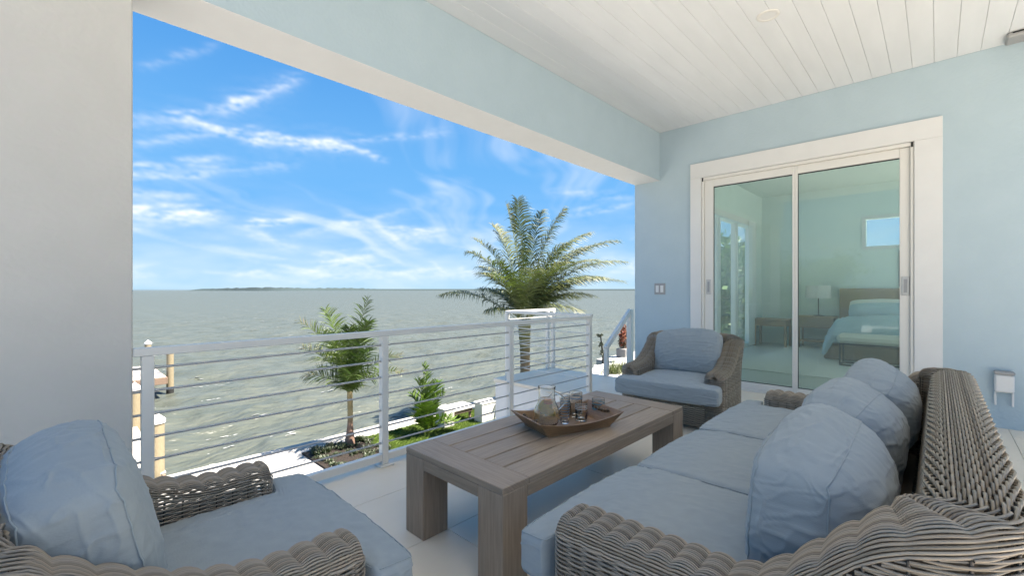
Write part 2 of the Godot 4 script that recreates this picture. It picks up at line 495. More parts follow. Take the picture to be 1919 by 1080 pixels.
# ------------------------------------------------------------------ wicker
# One band of woven wicker that runs round a seat: arm, back, arm. path holds samples in plan; every row is a round strand of its own.
class Wicker:
	var pos := PackedVector2Array()
	var nor := PackedVector2Array()
	var wid := PackedFloat32Array()
	var hei := PackedFloat32Array()
	var lean := PackedFloat32Array()
	var backness := PackedFloat32Array()
	var step := 0.0135
	var per := 4             # samples between stakes
	var y0 := 0.05
	var rc := 0.05           # rounding of the top
	var rcap := 0.045        # rounding of the front ends
	var rad := 0.0043
	var pitch := 0.0098
	var toprows := 17
	var rng := RandomNumberGenerator.new()
	var base_col := Color(0.285, 0.245, 0.195)
	func shift(i: int, y: float) -> float:
		if y <= 0.42 or lean[i] == 0.0:
			return 0.0
		return lean[i] * pow((y - 0.42) / (hei[i] - 0.42), 1.3)
	func tint() -> Color:
		var k := rng.randf_range(0.68, 1.3)
		var w := rng.randf_range(-0.02, 0.02)
		return Color(base_col.r * k + w * 0.6, base_col.g * k, base_col.b * k - w * 0.5)
	func strand(mb: MB, P: PackedVector3Array, N: PackedVector3Array, B: PackedVector3Array, closed: bool) -> void:
		var m := P.size()
		var start := mb.v.size()
		mb.col = tint()
		for i in m:
			for k in 5:
				var a := TAU * k / 5.0
				var d := N[i] * cos(a) + B[i] * sin(a)
				mb.v.push_back(P[i] + d * rad)
				mb.n.push_back(d)
				mb.uv.push_back(Vector2.ZERO)
				mb.c.push_back(mb.col)
		# one test of the winding serves the whole strand
		var h := m / 2
		var flip := N[h].cross(B[h]).dot(P[mini(h + 1, m - 1)] - P[h - 1 if h > 0 else 0]) < 0.0
		var e := m if closed else m - 1
		for i in e:
			var i2 := (i + 1) % m
			for k in 5:
				var a := start + i * 5 + k
				var b := start + i * 5 + (k + 1) % 5
				var c2 := start + i2 * 5 + (k + 1) % 5
				var d2 := start + i2 * 5 + k
				if flip:
					mb.idx.append_array([a, b, c2, a, c2, d2])
				else:
					mb.idx.append_array([a, c2, b, a, d2, c2])
	func side_rows(mb: MB) -> void:
		var m := pos.size()
		# the closed way round the band: inner side, end, outer side, end
		var at := PackedVector2Array()
		var nn := PackedVector2Array()
		var ref := PackedInt32Array()
		var lat := PackedFloat32Array()
		for i in m:
			at.push_back(pos[i]); nn.push_back(-nor[i]); ref.push_back(i); lat.push_back(-1.0)
		_cap(at, nn, ref, lat, m - 1, (pos[m - 1] - pos[m - 2]).normalized(), -1.0)
		for i in range(m - 1, -1, -1):
			at.push_back(pos[i]); nn.push_back(nor[i]); ref.push_back(i); lat.push_back(1.0)
		_cap(at, nn, ref, lat, 0, (pos[0] - pos[1]).normalized(), 1.0)
		var q := at.size()
		if (q / per) % 2 == 1:
			q = q
		var up := PackedVector3Array()
		up.resize(q)
		up.fill(Vector3.UP)
		var most := 0.0
		for h in hei:
			most = maxf(most, h)
		var rows := int((most - rc - y0) / pitch) + 1
		for k in rows:
			var P := PackedVector3Array()
			var N := PackedVector3Array()
			var y := y0 + (k + 0.5) * pitch
			for j in q:
				var i := ref[j]
				if y > hei[i] - rc + 0.004:      # here the row runs in under the top
					if P.size() > 3:
						strand(mb, P, N, up.slice(0, P.size()), false)
					P = PackedVector3Array()
					N = PackedVector3Array()
					continue
				var sh := shift(i, y)
				var l: Vector2 = nor[i] * (lat[j] * wid[i] * 0.5 + sh) if absf(lat[j]) == 1.0 else nor[i] * sh
				var d := nn[j]
				var o := 0.0044 * cos(PI * j / per + PI * k)
				P.push_back(Vector3(at[j].x + l.x + d.x * o, y, at[j].y + l.y + d.y * o))
				N.push_back(Vector3(d.x, 0, d.y))
			if P.size() > 3:
				strand(mb, P, N, up.slice(0, P.size()), P.size() == q)
	func _cap(at: PackedVector2Array, nn: PackedVector2Array, ref: PackedInt32Array, lat: PackedFloat32Array, i: int, d: Vector2, from: float) -> void:
		var w := wid[i] * 0.5
		var s := nor[i] * from
		for k in range(1, 4):
			var a := PI / 2.0 * k / 4.0
			at.push_back(pos[i] + s * (w - rcap + rcap * cos(a)) + d * rcap * sin(a))
			nn.push_back((s * cos(a) + d * sin(a)).normalized())
			ref.push_back(i); lat.push_back(0.0)
		var cnt := maxi(2, int(round((2.0 * w - 2.0 * rcap) / step)))
		for k in cnt + 1:
			var t := lerpf(1.0, -1.0, float(k) / cnt)
			at.push_back(pos[i] + s * (w - rcap) * t + d * rcap)
			nn.push_back(d)
			ref.push_back(i); lat.push_back(0.0)
		for k in range(1, 4):
			var a := PI / 2.0 * (1.0 - k / 4.0)
			at.push_back(pos[i] - s * (w - rcap + rcap * cos(a)) + d * rcap * sin(a))
			nn.push_back((-s * cos(a) + d * sin(a)).normalized())
			ref.push_back(i); lat.push_back(0.0)
	func top_rows(mb: MB, lo := 0, hi := -1) -> void:
		var m := pos.size()
		for j in toprows:
			var P := PackedVector3Array()
			var N := PackedVector3Array()
			var B := PackedVector3Array()
			for e in range(-5, m + 5):
				var i := clampi(e, 0, m - 1)
				var d := Vector2.ZERO
				var dist := 0.0
				var fold := 0.0
				if e < 0:
					d = (pos[0] - pos[1]).normalized(); dist = minf(-e / 4.0, 1.0) * rcap
					fold = 1.0 if e == -5 else 0.0
				elif e >= m:
					d = (pos[m - 1] - pos[m - 2]).normalized(); dist = minf((e - m + 1) / 4.0, 1.0) * rcap
					fold = 1.0 if e == m + 4 else 0.0
				var dip := rcap - sqrt(maxf(0.0, rcap * rcap - dist * dist))
				var w := wid[i] * 0.5 - dip * 0.9
				var H := hei[i] - dip * 0.6
				var flat := maxf(0.0, 2.0 * (w - rc))
				var total := PI * rc + flat
				var u := (j + 0.5) / toprows * total
				var x := 0.0
				var y := 0.0
				var nx := 0.0
				var ny := 1.0
				var q := PI * rc * 0.5
				if u < q:
					var a := u / rc
					nx = -cos(a); ny = sin(a)
					x = -w + rc + nx * rc; y = H - rc + ny * rc
				elif u > q + flat:
					var a := (u - q - flat) / rc
					nx = sin(a); ny = cos(a)
					x = w - rc + nx * rc; y = H - rc + ny * rc
				else:
					x = -w + rc + (u - q); y = H
				var bk := backness[i]
				var arm_o := (0.0135 * pow(absf(sin(PI * e / 5.0)), 0.75) - 0.009) * lerpf(0.35, 1.0, ny)
				var back_o := 0.0070 * cos(PI * e / 3.2 + PI * j)
				var o := lerpf(arm_o, back_o, bk)
				var sh := shift(i, y)
				if fold > 0.0:
					y = minf(y, H - rc); o = 0.0
				var p2: Vector2 = pos[i] + nor[i] * (x + sh + nx * o) + d * dist
				P.push_back(Vector3(p2.x, y + ny * o, p2.y))
				var n3 := Vector3(nor[i].x * nx, ny, nor[i].y * nx)
				N.push_back(n3)
				B.push_back(Vector3(nor[i].x * ny, -nx, nor[i].y * ny))
			strand(mb, P, N, B, false)
	func stakes(mb: MB) -> void:
		mb.col = Color(1, 1, 1)
		for i in range(0, pos.size(), per):
			for s: float in [-1.0, 1.0]:
				var pts := PackedVector3Array()
				for t: float in [0.0, 0.5, 0.75, 1.0]:
					var y := lerpf(y0, hei[i] - rc, t)
					var p2: Vector2 = pos[i] + nor[i] * (s * wid[i] * 0.5 + shift(i, y))
					pts.push_back(Vector3(p2.x, y, p2.y))
				mb.tube(pts, 0.0038, 0.0038, 4, false)
			if backness[i] > 0.5:
				var arc := PackedVector3Array()
				for k in 7:
					var a := PI * k / 6.0
					var p2: Vector2 = pos[i] + nor[i] * (-cos(a) * wid[i] * 0.5 + shift(i, hei[i]))
					arc.push_back(Vector3(p2.x, hei[i] - rc + sin(a) * rc * 0.92, p2.y))
				mb.tube(arc, 0.0036, 0.0036, 4, false)
	# board inside the band that carries the strands
	func lining(mb: MB) -> void:
		mb.col = Color(1, 1, 1)
		for s: float in [-1.0, 1.0]:
			for i in pos.size() - 1:
				var q := []
				for k: Array in [[i, y0], [i + 1, y0], [i + 1, hei[i + 1] - 0.03], [i, hei[i] - 0.03]]:
					var p2: Vector2 = pos[k[0]] + nor[k[0]] * (s * 0.03 + shift(k[0], k[1]))
					q.append(Vector3(p2.x, k[1], p2.y))
				mb.poly(q, 0, Vector2.ZERO, Vector3(nor[i].x, 0, nor[i].y) * s)
	# straight panel below the seat
	func panel(mb: MB, a: Vector2, b: Vector2, ya: float, yb: float, out: Vector2, cnt: int) -> void:
		var L := (b - a).length()
		var m := int(L / step)
		for k in cnt:
			var y := lerpf(ya, yb, (k + 0.5) / cnt)
			var P := PackedVector3Array()
			var N := PackedVector3Array()
			var B := PackedVector3Array()
			for i in m + 1:
				var p2: Vector2 = a.lerp(b, float(i) / m) + out * 0.0044 * cos(PI * i / per + PI * k)
				P.push_back(Vector3(p2.x, y, p2.y))
				N.push_back(Vector3(out.x, 0, out.y))
				B.push_back(Vector3.UP)
			strand(mb, P, N, B, false)

# plan of the band: corners with rounding, resampled at even steps
func plan(corners: Array, radius: float, step: float) -> PackedVector2Array:
	var dense := PackedVector2Array()
	for i in corners.size():
		var p: Vector2 = corners[i]
		if i == 0 or i == corners.size() - 1:
			dense.push_back(p)
			continue
		var d0: Vector2 = ((corners[i - 1] as Vector2) - p).normalized()
		var d1: Vector2 = ((corners[i + 1] as Vector2) - p).normalized()
		for k in 13:
			var t := k / 12.0
			var a := p + d0 * radius
			var b := p + d1 * radius
			dense.push_back(a.lerp(p, t).lerp(p.lerp(b, t), t))
	var out := PackedVector2Array()
	var total := 0.0
	for i in dense.size() - 1:
		total += dense[i].distance_to(dense[i + 1])
	var cnt := int(round(total / step / 8.0)) * 8
	var need := 0.0
	var gone := 0.0
	var st := total / cnt
	for i in dense.size() - 1:
		var l := dense[i].distance_to(dense[i + 1])
		while need <= gone + l + 1e-6 and out.size() <= cnt:
			out.push_back(dense[i].lerp(dense[i + 1], (need - gone) / l))
			need += st
		gone += l
	return out


# ------------------------------------------------------------------ furniture
func wicker_frame(root: Node3D, corners: Array, corner_r: float, arm_w: float, back_w: float, H: Callable, back_of: Callable, leanmax: float, rows: int, toprows: int, sd: int, rad: float) -> Wicker:
	var wk := Wicker.new()
	wk.rng.seed = sd
	wk.pitch = rows * 0.0001
	wk.toprows = toprows
	wk.rad = rad
	wk.pos = plan(corners, corner_r, wk.step)
	var m := wk.pos.size()
	var mid := Vector2.ZERO
	for p in wk.pos:
		mid += p / m
	for i in m:
		var t := (wk.pos[mini(i + 1, m - 1)] - wk.pos[maxi(i - 1, 0)]).normalized()
		var nn := Vector2(t.y, -t.x)
		if nn.dot(wk.pos[i] - mid) < 0.0:
			nn = -nn
		wk.nor.push_back(nn)
		var b: float = back_of.call(wk.pos[i])
		wk.backness.push_back(b)
		wk.hei.push_back(H.call(wk.pos[i]))
		wk.wid.push_back(lerpf(arm_w, back_w, b))
		wk.lean.push_back(leanmax * b)
	# the normals must keep to one side all the way round
	for i in range(1, m):
		if wk.nor[i].dot(wk.nor[i - 1]) < 0.0:
			wk.nor[i] = -wk.nor[i]
	var a := MB.new()
	wk.side_rows(a)
	part(root, "wicker_side", a.mesh(), M["wicker"], "stuff")
	var b2 := MB.new()
	wk.top_rows(b2)
	part(root, "wicker_top", b2.mesh(), M["wicker"], "stuff")
	var c := MB.new()
	wk.stakes(c)
	part(root, "stake", c.mesh(), M["wicker_stake"], "stuff")
	return wk

func fold_noise(sd: int, amp: float) -> Array:
	return [[noise(sd, 1.0, 2), Vector3(4.0, 4.0, 4.0), amp * 0.3, 0.0], [noise(sd + 1, 1.0, 2), Vector3(2.2, 7.5, 5.0), amp * 0.6, 6.0], [noise(sd + 2, 1.0, 2), Vector3(8.0, 2.6, 5.5), amp * 0.6, 6.0]]

# back cushion: upright box cushion, its middle stuffed full; x is the width, y the height, z the depth
func pillow(sd: int, hx: float, hy: float, hz: float, front: float, back: float, crown: float) -> Cushion:
	var cu := Cushion.new()
	cu.half = Vector3(hx, hy, hz)
	cu.r = 0.028
	var nz := noise(sd, 1.0, 2)
	var tilt := nz.get_noise_2d(3.3, 0.2) * 0.03
	cu.puff = func(o: Vector3, q: Vector3) -> Vector3:
		var a := o.x / hx
		var b := o.y / hy
		var dome := pow(maxf(0.0, 1.0 - pow(absf(a), 3.6)), 0.85) * pow(maxf(0.0, 1.0 - pow(absf(b), 3.0) * 0.98), 0.75)
		var k := o.z / hz
		var z := o.z + (front * maxf(k, 0.0) - back * maxf(-k, 0.0)) * dome
		var y := o.y + crown * (0.45 + maxf(0.0, 1.0 - k * k)) * maxf(0.0, 1.0 - pow(absf(a), 2.2)) * maxf(b, 0.0) + tilt * a
		y -= 0.02 * maxf(0.0, absf(a) - 0.75) / 0.25 * maxf(b, 0.0)
		var x := o.x * (1.0 + 0.035 * (1.0 - b * b) - 0.02 * maxf(b, 0.0))
		return Vector3(x, y, z)
	cu.folds = fold_noise(sd, 0.0065)
	cu.folds.append([noise(sd + 5, 1.0, 1), Vector3(2.4, 14.0, 6.0), 0.003, 5.0])
	return cu

func add_pillow(root: Node3D, cu: Cushion, xf: Transform3D, called := "back_cushion") -> void:
	var mb := MB.new()
	cu.build(mb, 70)
	var o := part(root, called, mb.mesh(), M["blue_fabric"])
	o.transform = xf
	var w := MB.new()
	cu.welt(w, 2, 1.0, 0.0024)
	cu.welt(w, 2, -1.0, 0.0024)
	part(o, "piping", w.mesh(), M["piping_fabric"])

# seat cushion in seat space: x across, z forward (positive = front). tongues reach out in front of the arms
func seat(sd: int, x0: float, x1: float, z0: float, z1: float, y0: float, y1: float, tl: float, tr: float, zt: float, pf := 0.022) -> Cushion:
	var cu := Cushion.new()
	var hx := (x1 - x0) * 0.5
	var hz := (z1 - z0) * 0.5
	var hy := (y1 - y0) * 0.5
	cu.half = Vector3(hx, hy, hz)
	cu.r = 0.026
	cu.thin = 1
	var cx := (x0 + x1) * 0.5
	var cz := (z0 + z1) * 0.5
	var cy := (y0 + y1) * 0.5
	cu.puff = func(o: Vector3, q: Vector3) -> Vector3:
		var a := o.x / hx
		var b := o.z / hz
		var dome := pow(maxf(0.0, 1.0 - a * a), 0.5) * pow(maxf(0.0, 1.0 - b * b), 0.5)
		var y := o.y + pf * dome * (o.y / hy)
		y -= 0.012 * maxf(0.0, b - 0.55) / 0.45
		var z := o.z + 0.015 * (1.0 - a * a) * maxf(b, 0.0)
		var g := smoothstep(zt - 0.012, zt + 0.03, z + cz)
		var x := o.x
		if a > 0.0: x += tr * g * a
		else: x += tl * g * a
		return Vector3(x + cx, y + cy, z + cz)
	cu.folds = fold_noise(sd, 0.0058)
	return cu

func add_seat(root: Node3D, cu: Cushion, xf := Transform3D()) -> void:
	var mb := MB.new()
	cu.build(mb, 74)
	var o := part(root, "seat_cushion", mb.mesh(), M["blue_fabric"])
	o.transform = xf
	var w := MB.new()
	cu.welt(w, 1, 1.0, 0.0024)
	cu.welt(w, 1, -1.0, 0.0024)
	part(o, "piping", w.mesh(), M["piping_fabric"])

func make_armchair() -> Node3D:
	var root := thing("wicker_armchair", "dark wicker armchair with slate blue cushions in the near left corner, beside the column", "armchair", Vector3(0.255, 0, -1.71), 0.0, "wicker armchairs at the ends of the table")
	var H := func(p: Vector2) -> float:
		return 0.548 + 0.30 * pow(clampf((0.22 - p.x) / 0.60, 0.0, 1.0), 1.9)
	var bk := func(p: Vector2) -> float:
		return smoothstep(-0.27, -0.33, p.x)
	var wk := wicker_frame(root, [Vector2(0.36, -0.40), Vector2(-0.365, -0.40), Vector2(-0.365, 0.40), Vector2(0.36, 0.40)], 0.10, 0.17, 0.17, H, bk, 0.05, 72, 26, 5, 0.0035)
	var f := MB.new()
	wk.panel(f, Vector2(0.40, -0.32), Vector2(0.40, 0.32), 0.05, 0.31, Vector2(1, 0), 27)
	part(root, "front_panel", f.mesh(), M["wicker"], "stuff")
	part(root, "seat_deck", boxm(Vector3(0.72, 0.02, 0.66), 0.0, Vector3(0.03, 0.295, 0)), M["wicker_stake"])
	for sx: float in [-0.40, 0.36]:
		for sz: float in [-0.40, 0.40]:
			part(root, "foot", boxm(Vector3(0.05, 0.05, 0.05), 0.005, Vector3(sx, 0.025, sz)), M["wicker_stake"])
	# seat space z forward -> chair x forward
	var turn := Transform3D(Basis(Vector3(0, 0, 1), Vector3(0, 1, 0), Vector3(1, 0, 0)).orthonormalized(), Vector3.ZERO)
	turn.basis = Basis(Vector3(0, 0, -1), Vector3.UP, Vector3(1, 0, 0))
	add_seat(root, seat(200, -0.315, 0.315, -0.25, 0.575, 0.305, 0.445, 0.165, 0.165, 0.412), turn)
	var b := turn.basis * Basis(Vector3.RIGHT, -0.20)
	add_pillow(root, pillow(210, 0.318, 0.212, 0.088, 0.055, 0.09, 0.03), Transform3D(b, Vector3(-0.19, 0.642, 0)))
	return root

func make_sofa() -> void:
	var at := Vector3(2.495, 0, -0.43)
	var root := thing("wicker_sofa", "long grey wicker sofa with three slate blue back cushions, right of the table", "sofa", at)
	var H := func(p: Vector2) -> float:
		return 0.545 + 0.285 * pow(smoothstep(0.02, 0.44, p.y), 1.0)
	var bk := func(p: Vector2) -> float:
		return smoothstep(0.36, 0.42, p.y) * smoothstep(1.17, 1.10, absf(p.x))
	var wk := wicker_frame(root, [Vector2(-1.25, -0.45), Vector2(-1.21, 0.455), Vector2(1.21, 0.455), Vector2(1.25, -0.45)], 0.12, 0.195, 0.17, H, bk, 0.045, 74, 27, 9, 0.0037)
	var f := MB.new()
	wk.panel(f, Vector2(-1.16, -0.48), Vector2(1.16, -0.48), 0.05, 0.31, Vector2(0, -1), 27)
	part(root, "front_panel", f.mesh(), M["wicker"], "stuff")
	var li := MB.new()
	wk.lining(li)
	part(root, "frame_board", li.mesh(), M["wicker_stake"])
	part(root, "seat_deck", boxm(Vector3(2.36, 0.02, 0.80), 0.0, Vector3(0, 0.295, -0.06)), M["wicker_stake"])
	for sx: float in [-1.24, 1.24]:
		for sz: float in [-0.42, 0.42]:
			part(root, "foot", boxm(Vector3(0.05, 0.05, 0.05), 0.005, Vector3(sx, 0.025, sz)), M["wicker_stake"])
	# seat space: z forward is world -z, so x turns round too
	var turn := Transform3D(Basis(Vector3(-1, 0, 0), Vector3.UP, Vector3(0, 0, -1)), Vector3.ZERO)
	# in seat space x runs the other way: near end is positive
	add_seat(root, seat(300, 0.50, 1.135, -0.30, 0.655, 0.305, 0.452, 0.0, 0.20, 0.51), turn)
	add_seat(root, seat(310, -0.295, 0.49, -0.30, 0.645, 0.305, 0.450, 0.0, 0.0, 2.0), turn)
	add_seat(root, seat(320, -1.135, -0.305, -0.30, 0.65, 0.305, 0.452, 0.17, 0.0, 0.51), turn)
	var specs := [[-0.715, 0.118, 0.05, 0.01], [0.005, 0.115, 0.06, -0.03], [0.735, 0.145, 0.07, 0.02]]
	for k in 3:
		var s: Array = specs[k]
		var b := turn.basis * Basis(Vector3.UP, s[3]) * Basis(Vector3.RIGHT, -s[2])
		add_pillow(root, pillow(330 + k * 10, 0.352, 0.182 + 0.006 * k, 0.092, 0.028, 0.13, 0.055), Transform3D(b, Vector3(s[0], 0.628, s[1])))

func make_table() -> void:
	var x0 := 1.335
	var x1 := 3.19
	var z0 := -2.075
	var z1 := -1.335
	var cx := (x0 + x1) * 0.5
	var cz := (z0 + z1) * 0.5
	var root := thing("coffee_table", "low grey brown slatted wooden coffee table between sofa and railing", "coffee table", Vector3(cx, 0, cz))
	var top := 0.452
	var rail := 0.366
	var k := 0
	var ew := 0.17
	# breadboard ends, outer boards and three slats
	for x: float in [x0 + ew * 0.5, x1 - ew * 0.5]:
		part(root, "end_board", boxm(Vector3(ew, 0.03, z1 - z0), 0.003, Vector3(x - cx, top - 0.015, 0), 2, Vector2(x, 0.3)), M["weathered_wood_%d" % (k % 4)])
		k += 1
	var edges := [[-2.075, -1.924], [-1.914, -1.788], [-1.778, -1.641], [-1.631, -1.506], [-1.496, -1.335]]
	for e: Array in edges:
		part(root, "slat", boxm(Vector3(x1 - x0 - 2 * ew - 0.002, 0.03, e[1] - e[0]), 0.003, Vector3(0, top - 0.0155, (e[0] + e[1]) * 0.5 - cz), 0, Vector2(k * 0.7, k * 0.37)), M["weathered_wood_%d" % (k % 4)])
		k += 1
	part(root, "underframe", boxm(Vector3(x1 - x0 - 0.33, 0.02, z1 - z0 - 0.09), 0.0, Vector3(0, top - 0.062, 0)), M["black_metal"])
	var lg := 0.16
	for x: float in [x0 + lg * 0.5, x1 - lg * 0.5]:
		for z: float in [z0 + lg * 0.5, z1 - lg * 0.5]:
			part(root, "leg", boxm(Vector3(lg, top - 0.031, lg), 0.003, Vector3(x - cx, (top - 0.031) * 0.5, z - cz), 1, Vector2(k * 0.61, k * 0.23)), M["weathered_wood_%d" % (k % 4)])
			k += 1
	for z: float in [z0 + 0.02, z1 - 0.02]:
		part(root, "apron", boxm(Vector3(x1 - x0 - 2 * lg - 0.001, top - 0.031 - rail, 0.04), 0.002, Vector3(0, (top - 0.031 + rail) * 0.5, z - cz), 0, Vector2(k * 0.61, k * 0.23)), M["weathered_wood_%d" % (k % 4)])
		k += 1
	for x: float in [x0 + 0.02, x1 - 0.02]:
		part(root, "apron", boxm(Vector3(0.04, top - 0.031 - rail, z1 - z0 - 2 * lg - 0.001), 0.002, Vector3(x - cx, (top - 0.031 + rail) * 0.5, 0), 2, Vector2(k * 0.61, k * 0.23)), M["weathered_wood_%d" % (k % 4)])
		k += 1

func make_tray() -> void:
	var ang := -atan2(0.185, 0.55)
	var at := Vector3(2.235, 0.4525, -1.668)
	var root := thing("serving_tray", "carved wooden boat shaped serving tray with flared ends on the coffee table", "tray", at, ang)
	# long sides dip in the middle; ends flare outward
	var N := 14
	var th := 0.012
	var prof := func(t: float, s: float, k: float) -> Vector3:   # t along -1..1, s side, k 0 foot 1 rim
		var L := lerpf(0.225, 0.305, k) * t
		var w := lerpf(0.140, 0.178 + 0.012 * (1.0 - t * t), k) * s
		var y := lerpf(0.006, 0.062 + 0.032 * t * t, k)
		return Vector3(L, y, w)
	for s: float in [-1.0, 1.0]:
		var mb := MB.new()
		for i in N:
			var t0 := 2.0 * i / N - 1.0
			var t1 := 2.0 * (i + 1) / N - 1.0
			var inw := Vector3(0, 0, -s * th)
			var a: Vector3 = prof.call(t0, s, 0.0)
			var b: Vector3 = prof.call(t1, s, 0.0)
			var c: Vector3 = prof.call(t1, s, 1.0)
			var d: Vector3 = prof.call(t0, s, 1.0)
			mb.poly([a, b, c, d], 0, Vector2.ZERO, Vector3(0, -0.3, s))
			mb.poly([a + inw, b + inw, c + inw, d + inw], 0, Vector2(0, 0.3), Vector3(0, 0.3, -s))
			mb.poly([d, c, c + inw, d + inw], 0, Vector2(0, 0.7), Vector3.UP)
		part(root, "long_side", mb.mesh(), M["tray_wood"])
	for t: float in [-1.0, 1.0]:
		var mb := MB.new()
		var inw := Vector3(-t * th, 0, 0)
		var a: Vector3 = prof.call(t, -1.0, 0.0)
		var b: Vector3 = prof.call(t, 1.0, 0.0)
		var c: Vector3 = prof.call(t, 1.0, 1.0)
		var d: Vector3 = prof.call(t, -1.0, 1.0)
		mb.poly([a, b, c, d], 2, Vector2.ZERO, Vector3(t, -0.3, 0))
		mb.poly([a + inw, b + inw, c + inw, d + inw], 2, Vector2(0, 0.2), Vector3(-t, 0.3, 0))
		mb.poly([d, c, c + inw, d + inw], 2, Vector2(0, 0.5), Vector3.UP)
		part(root, "end_side", mb.mesh(), M["tray_wood"])
		# wooden beads on a cord along the inside of each end
		var hd := MB.new()
		var cnt := 6
		for i in cnt:
			var z := lerpf(-0.075, 0.075, i / float(cnt - 1))
			var sp := PackedVector2Array()
			for q in 7:
				var aa := PI * q / 6.0 - PI / 2.0
				sp.push_back(Vector2(cos(aa) * 0.0105 + 0.0004, sin(aa) * 0.0105))
			hd.lathe(sp, 10, Vector3(t * 0.262, 0.082 - 0.012 * (1.0 - pow(z / 0.075, 2)), z))
		part(root, "bead_handle", hd.mesh(), M["bead_wood"])
	part(root, "base_board", boxm(Vector3(0.452, 0.010, 0.284), 0.0, Vector3(0, 0.0062, 0), 0), M["tray_wood"])

func tumbler(called: String, label: String, at: Vector3, r0: float, r1: float, h: float, group: String) -> Node3D:
	var root := thing(called, label, "glass", at, 0.0, group)
	var mb := MB.new()
	mb.lathe(PackedVector2Array([Vector2(0.001, 0.0), Vector2(r0 - 0.003, 0.0), Vector2(r0, 0.004), Vector2(r1, h - 0.002), Vector2(r1 - 0.0012, h), Vector2(r1 - 0.0025, h - 0.002), Vector2(r0 - 0.004, 0.014), Vector2(0.001, 0.012)]), 28)
	part(root, "glass_body", mb.mesh(), M["table_glass"])
	return root
func ring(r: float, y: float, t: float) -> ArrayMesh:
	var mb := MB.new()
	mb.lathe(PackedVector2Array([Vector2(r, y - t), Vector2(r + 0.0008, y), Vector2(r, y + t)]), 28)
	return mb.mesh()

